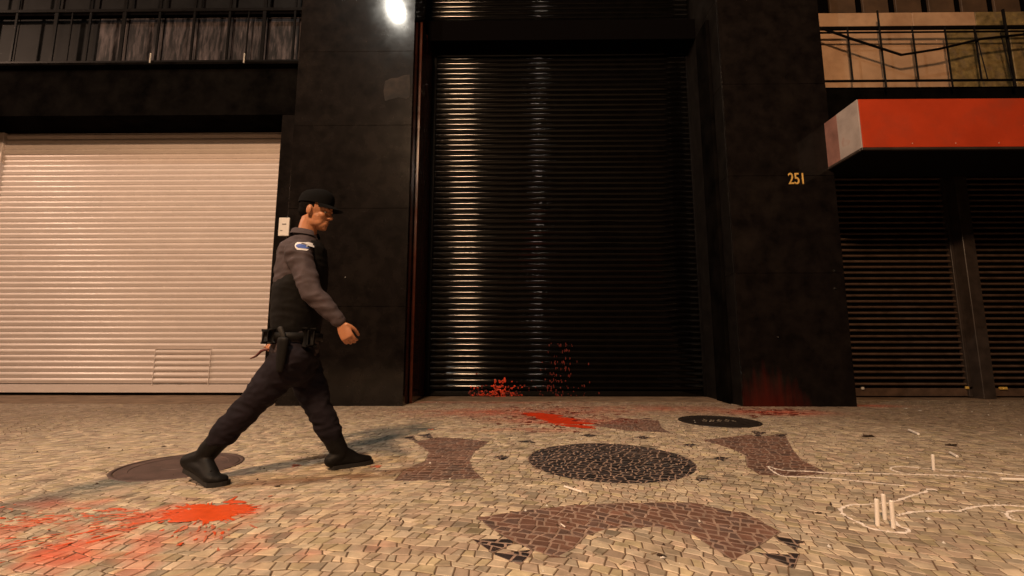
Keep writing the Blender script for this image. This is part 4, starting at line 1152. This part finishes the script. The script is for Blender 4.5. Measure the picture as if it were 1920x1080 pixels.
# ---- cap
cap_c = [he((-.006,0,.058), (.110,.089,.086))]
b = MB(); V = []; Fc = []; n = 32
prof = [(1.00,.000),(1.015,.018),(1.00,.042),(.93,.066),(.78,.084),(.52,.096),(.22,.101),(.02,.102)]
for (f_, z_) in prof:
    for k in range(n):
        t = 2*math.pi*k/n; V.append(tuple(H(-.006 + .1085*f_*math.cos(t), .0875*f_*math.sin(t), .038 + z_ + (.010*math.cos(t) if z_ > .03 else 0))))
for i in range(len(prof)-1):
    for k in range(n): Fc.append((i*n+k, i*n+(k+1)%n, (i+1)*n+(k+1)%n, (i+1)*n+k))
capo = b.add(V, Fc).build('cap', M['cap'], man, True)
b = MB(); V = []; n = 18
for k in range(n+1):
    t = R(-62) + R(124)*k/n; c_, s_ = math.cos(t), math.sin(t)
    for (ex, zz) in ((0, .047), (.5, .046), (1, .036), (1, .032), (.5, .042), (0, .043)):
        rr = .1085 + ex*.070*max(0, math.cos(t*1.38))
        V.append(tuple(H(-.006 + .100*c_ + ex*.078*max(0, math.cos(t*1.35)), .0875*s_*1.0, zz - .010*s_*s_ - ex*.012)))
Fc = [(k*6+j, (k+1)*6+j, (k+1)*6+(j+1)%6, k*6+(j+1)%6) for k in range(n) for j in range(6)]
b.add(V, Fc).build('visor', M['cap'], capo, True)
MB().add(*ell(H(-.006,0,.141), (.008,.008,.004), tilt, 10)).build('cap_button', M['cap'], capo, True)
# ---- belt, pouches, holster, cord
b = MB(); n = 40; V = []; bc = mid(pel, wai, .62)
for k in range(n):
    t = 2*math.pi*k/n
    for rr, zz in ((0, -.024), (.010, -.024), (.010, .024), (0, .024)):
        V.append(tuple(bc + Vector(((.138+rr)*math.cos(t), (.182+rr)*math.sin(t), zz))))
Fc = [(k*4+j, ((k+1)%n)*4+j, ((k+1)%n)*4+(j+1)%4, k*4+(j+1)%4) for k in range(n) for j in range(4)]
belt = b.add(V, Fc).build('belt', M['leather'], man, True)
def belt_box(ang, w, h, d, dz, nm, m_='vest'):
    t = R(ang); c_ = bc + Vector((.150*math.cos(t), .194*math.sin(t), dz)); nrm = Vector((math.cos(t), math.sin(t), 0)); tn = Vector((-math.sin(t), math.cos(t), 0))
    bm = bmesh.new(); bmesh.ops.create_cube(bm, size=1)
    for v in bm.verts: v.co = c_ + tn*v.co.x*w + nrm*(v.co.y*d + d*.35) + ZA*v.co.z*h
    bmesh.ops.bevel(bm, geom=bm.edges[:], offset=.008, segments=2, affect='EDGES')
    bm.verts.index_update(); bb = MB().add([v.co[:] for v in bm.verts], [[v.index for v in f.verts] for f in bm.faces]); bm.free()
    return bb.build(nm, M[m_], man, True)
belt_box(-118, .060, .070, .026, .0, 'pouch', 'leather'); belt_box(-35, .05, .10, .035, -.005, 'pouch')
hol = bc + Vector((.03, -.212, -.02))
MB().add(*sweep([(hol, .034,.020), (hol - ZA*.08 - XA*.005, .030,.018), (hol - ZA*.17 - XA*.010, .020,.014)], 12, XA)).build('holster', M['leather'], man, True)
MB().add(*sweep([(hol + ZA*.02, .014,.012), (hol + ZA*.065 - XA*.022, .016,.012)], 10, XA)).build('pistol_grip', M['rubber'], man, True)
q = W(493,655,.0)
MB().add(*sweep([(q + XA*.03, .007,.007), (W(490,658), .011,.009), (W(481,667), .009,.007), (W(470,672), .004,.004)], 8, YA)).build('cord', M['cord'], man, True)
bpy.data.scenes.remove(TS)
# ---- badges laid on the cloth
def badge(o_, c, ux, uz, w, h, nm, m_, lift=.003, nx=8, nz=6, shape='round', dirv=YA):
    bv = BVHTree.FromPolygons([v.co + man_base for v in o_.data.vertices], [tuple(p.vertices) for p in o_.data.polygons])
    V = []; ok = {}; idx = {}
    for i in range(nx+1):
        for j in range(nz+1):
            u = (i/nx*2-1); v = (j/nz*2-1)
            if shape == 'round': k_ = math.sqrt(max(0, 1 - v*v*.55)); uu = u*k_
            else: uu = u
            p = c + ux*uu*w/2 + uz*v*h/2 - dirv*.3
            hit, nr, _, _ = bv.ray_cast(p, dirv)
            if hit is None: continue
            if nr.dot(dirv) > 0: nr = -nr
            idx[(i,j)] = len(V); V.append(tuple(hit + nr*lift))
    Fc = [(idx[i,j], idx[i+1,j], idx[i+1,j+1], idx[i,j+1]) for i in range(nx) for j in range(nz) if all(q in idx for q in ((i,j),(i+1,j),(i+1,j+1),(i,j+1)))]
    if Fc: return MB().add(V, Fc).build(nm, M[m_], man, True)
pc = W(570,457,NS_-.06); sl_d = (eN - sN).normalized()
badge(shirt_o, pc, XA, ZA, .105, .078, 'sleeve_patch', 'patch_white')
badge(shirt_o, pc - ZA*.014 - XA*.004, XA, ZA, .080, .024, 'sleeve_patch_band', 'patch_blue', .0042)
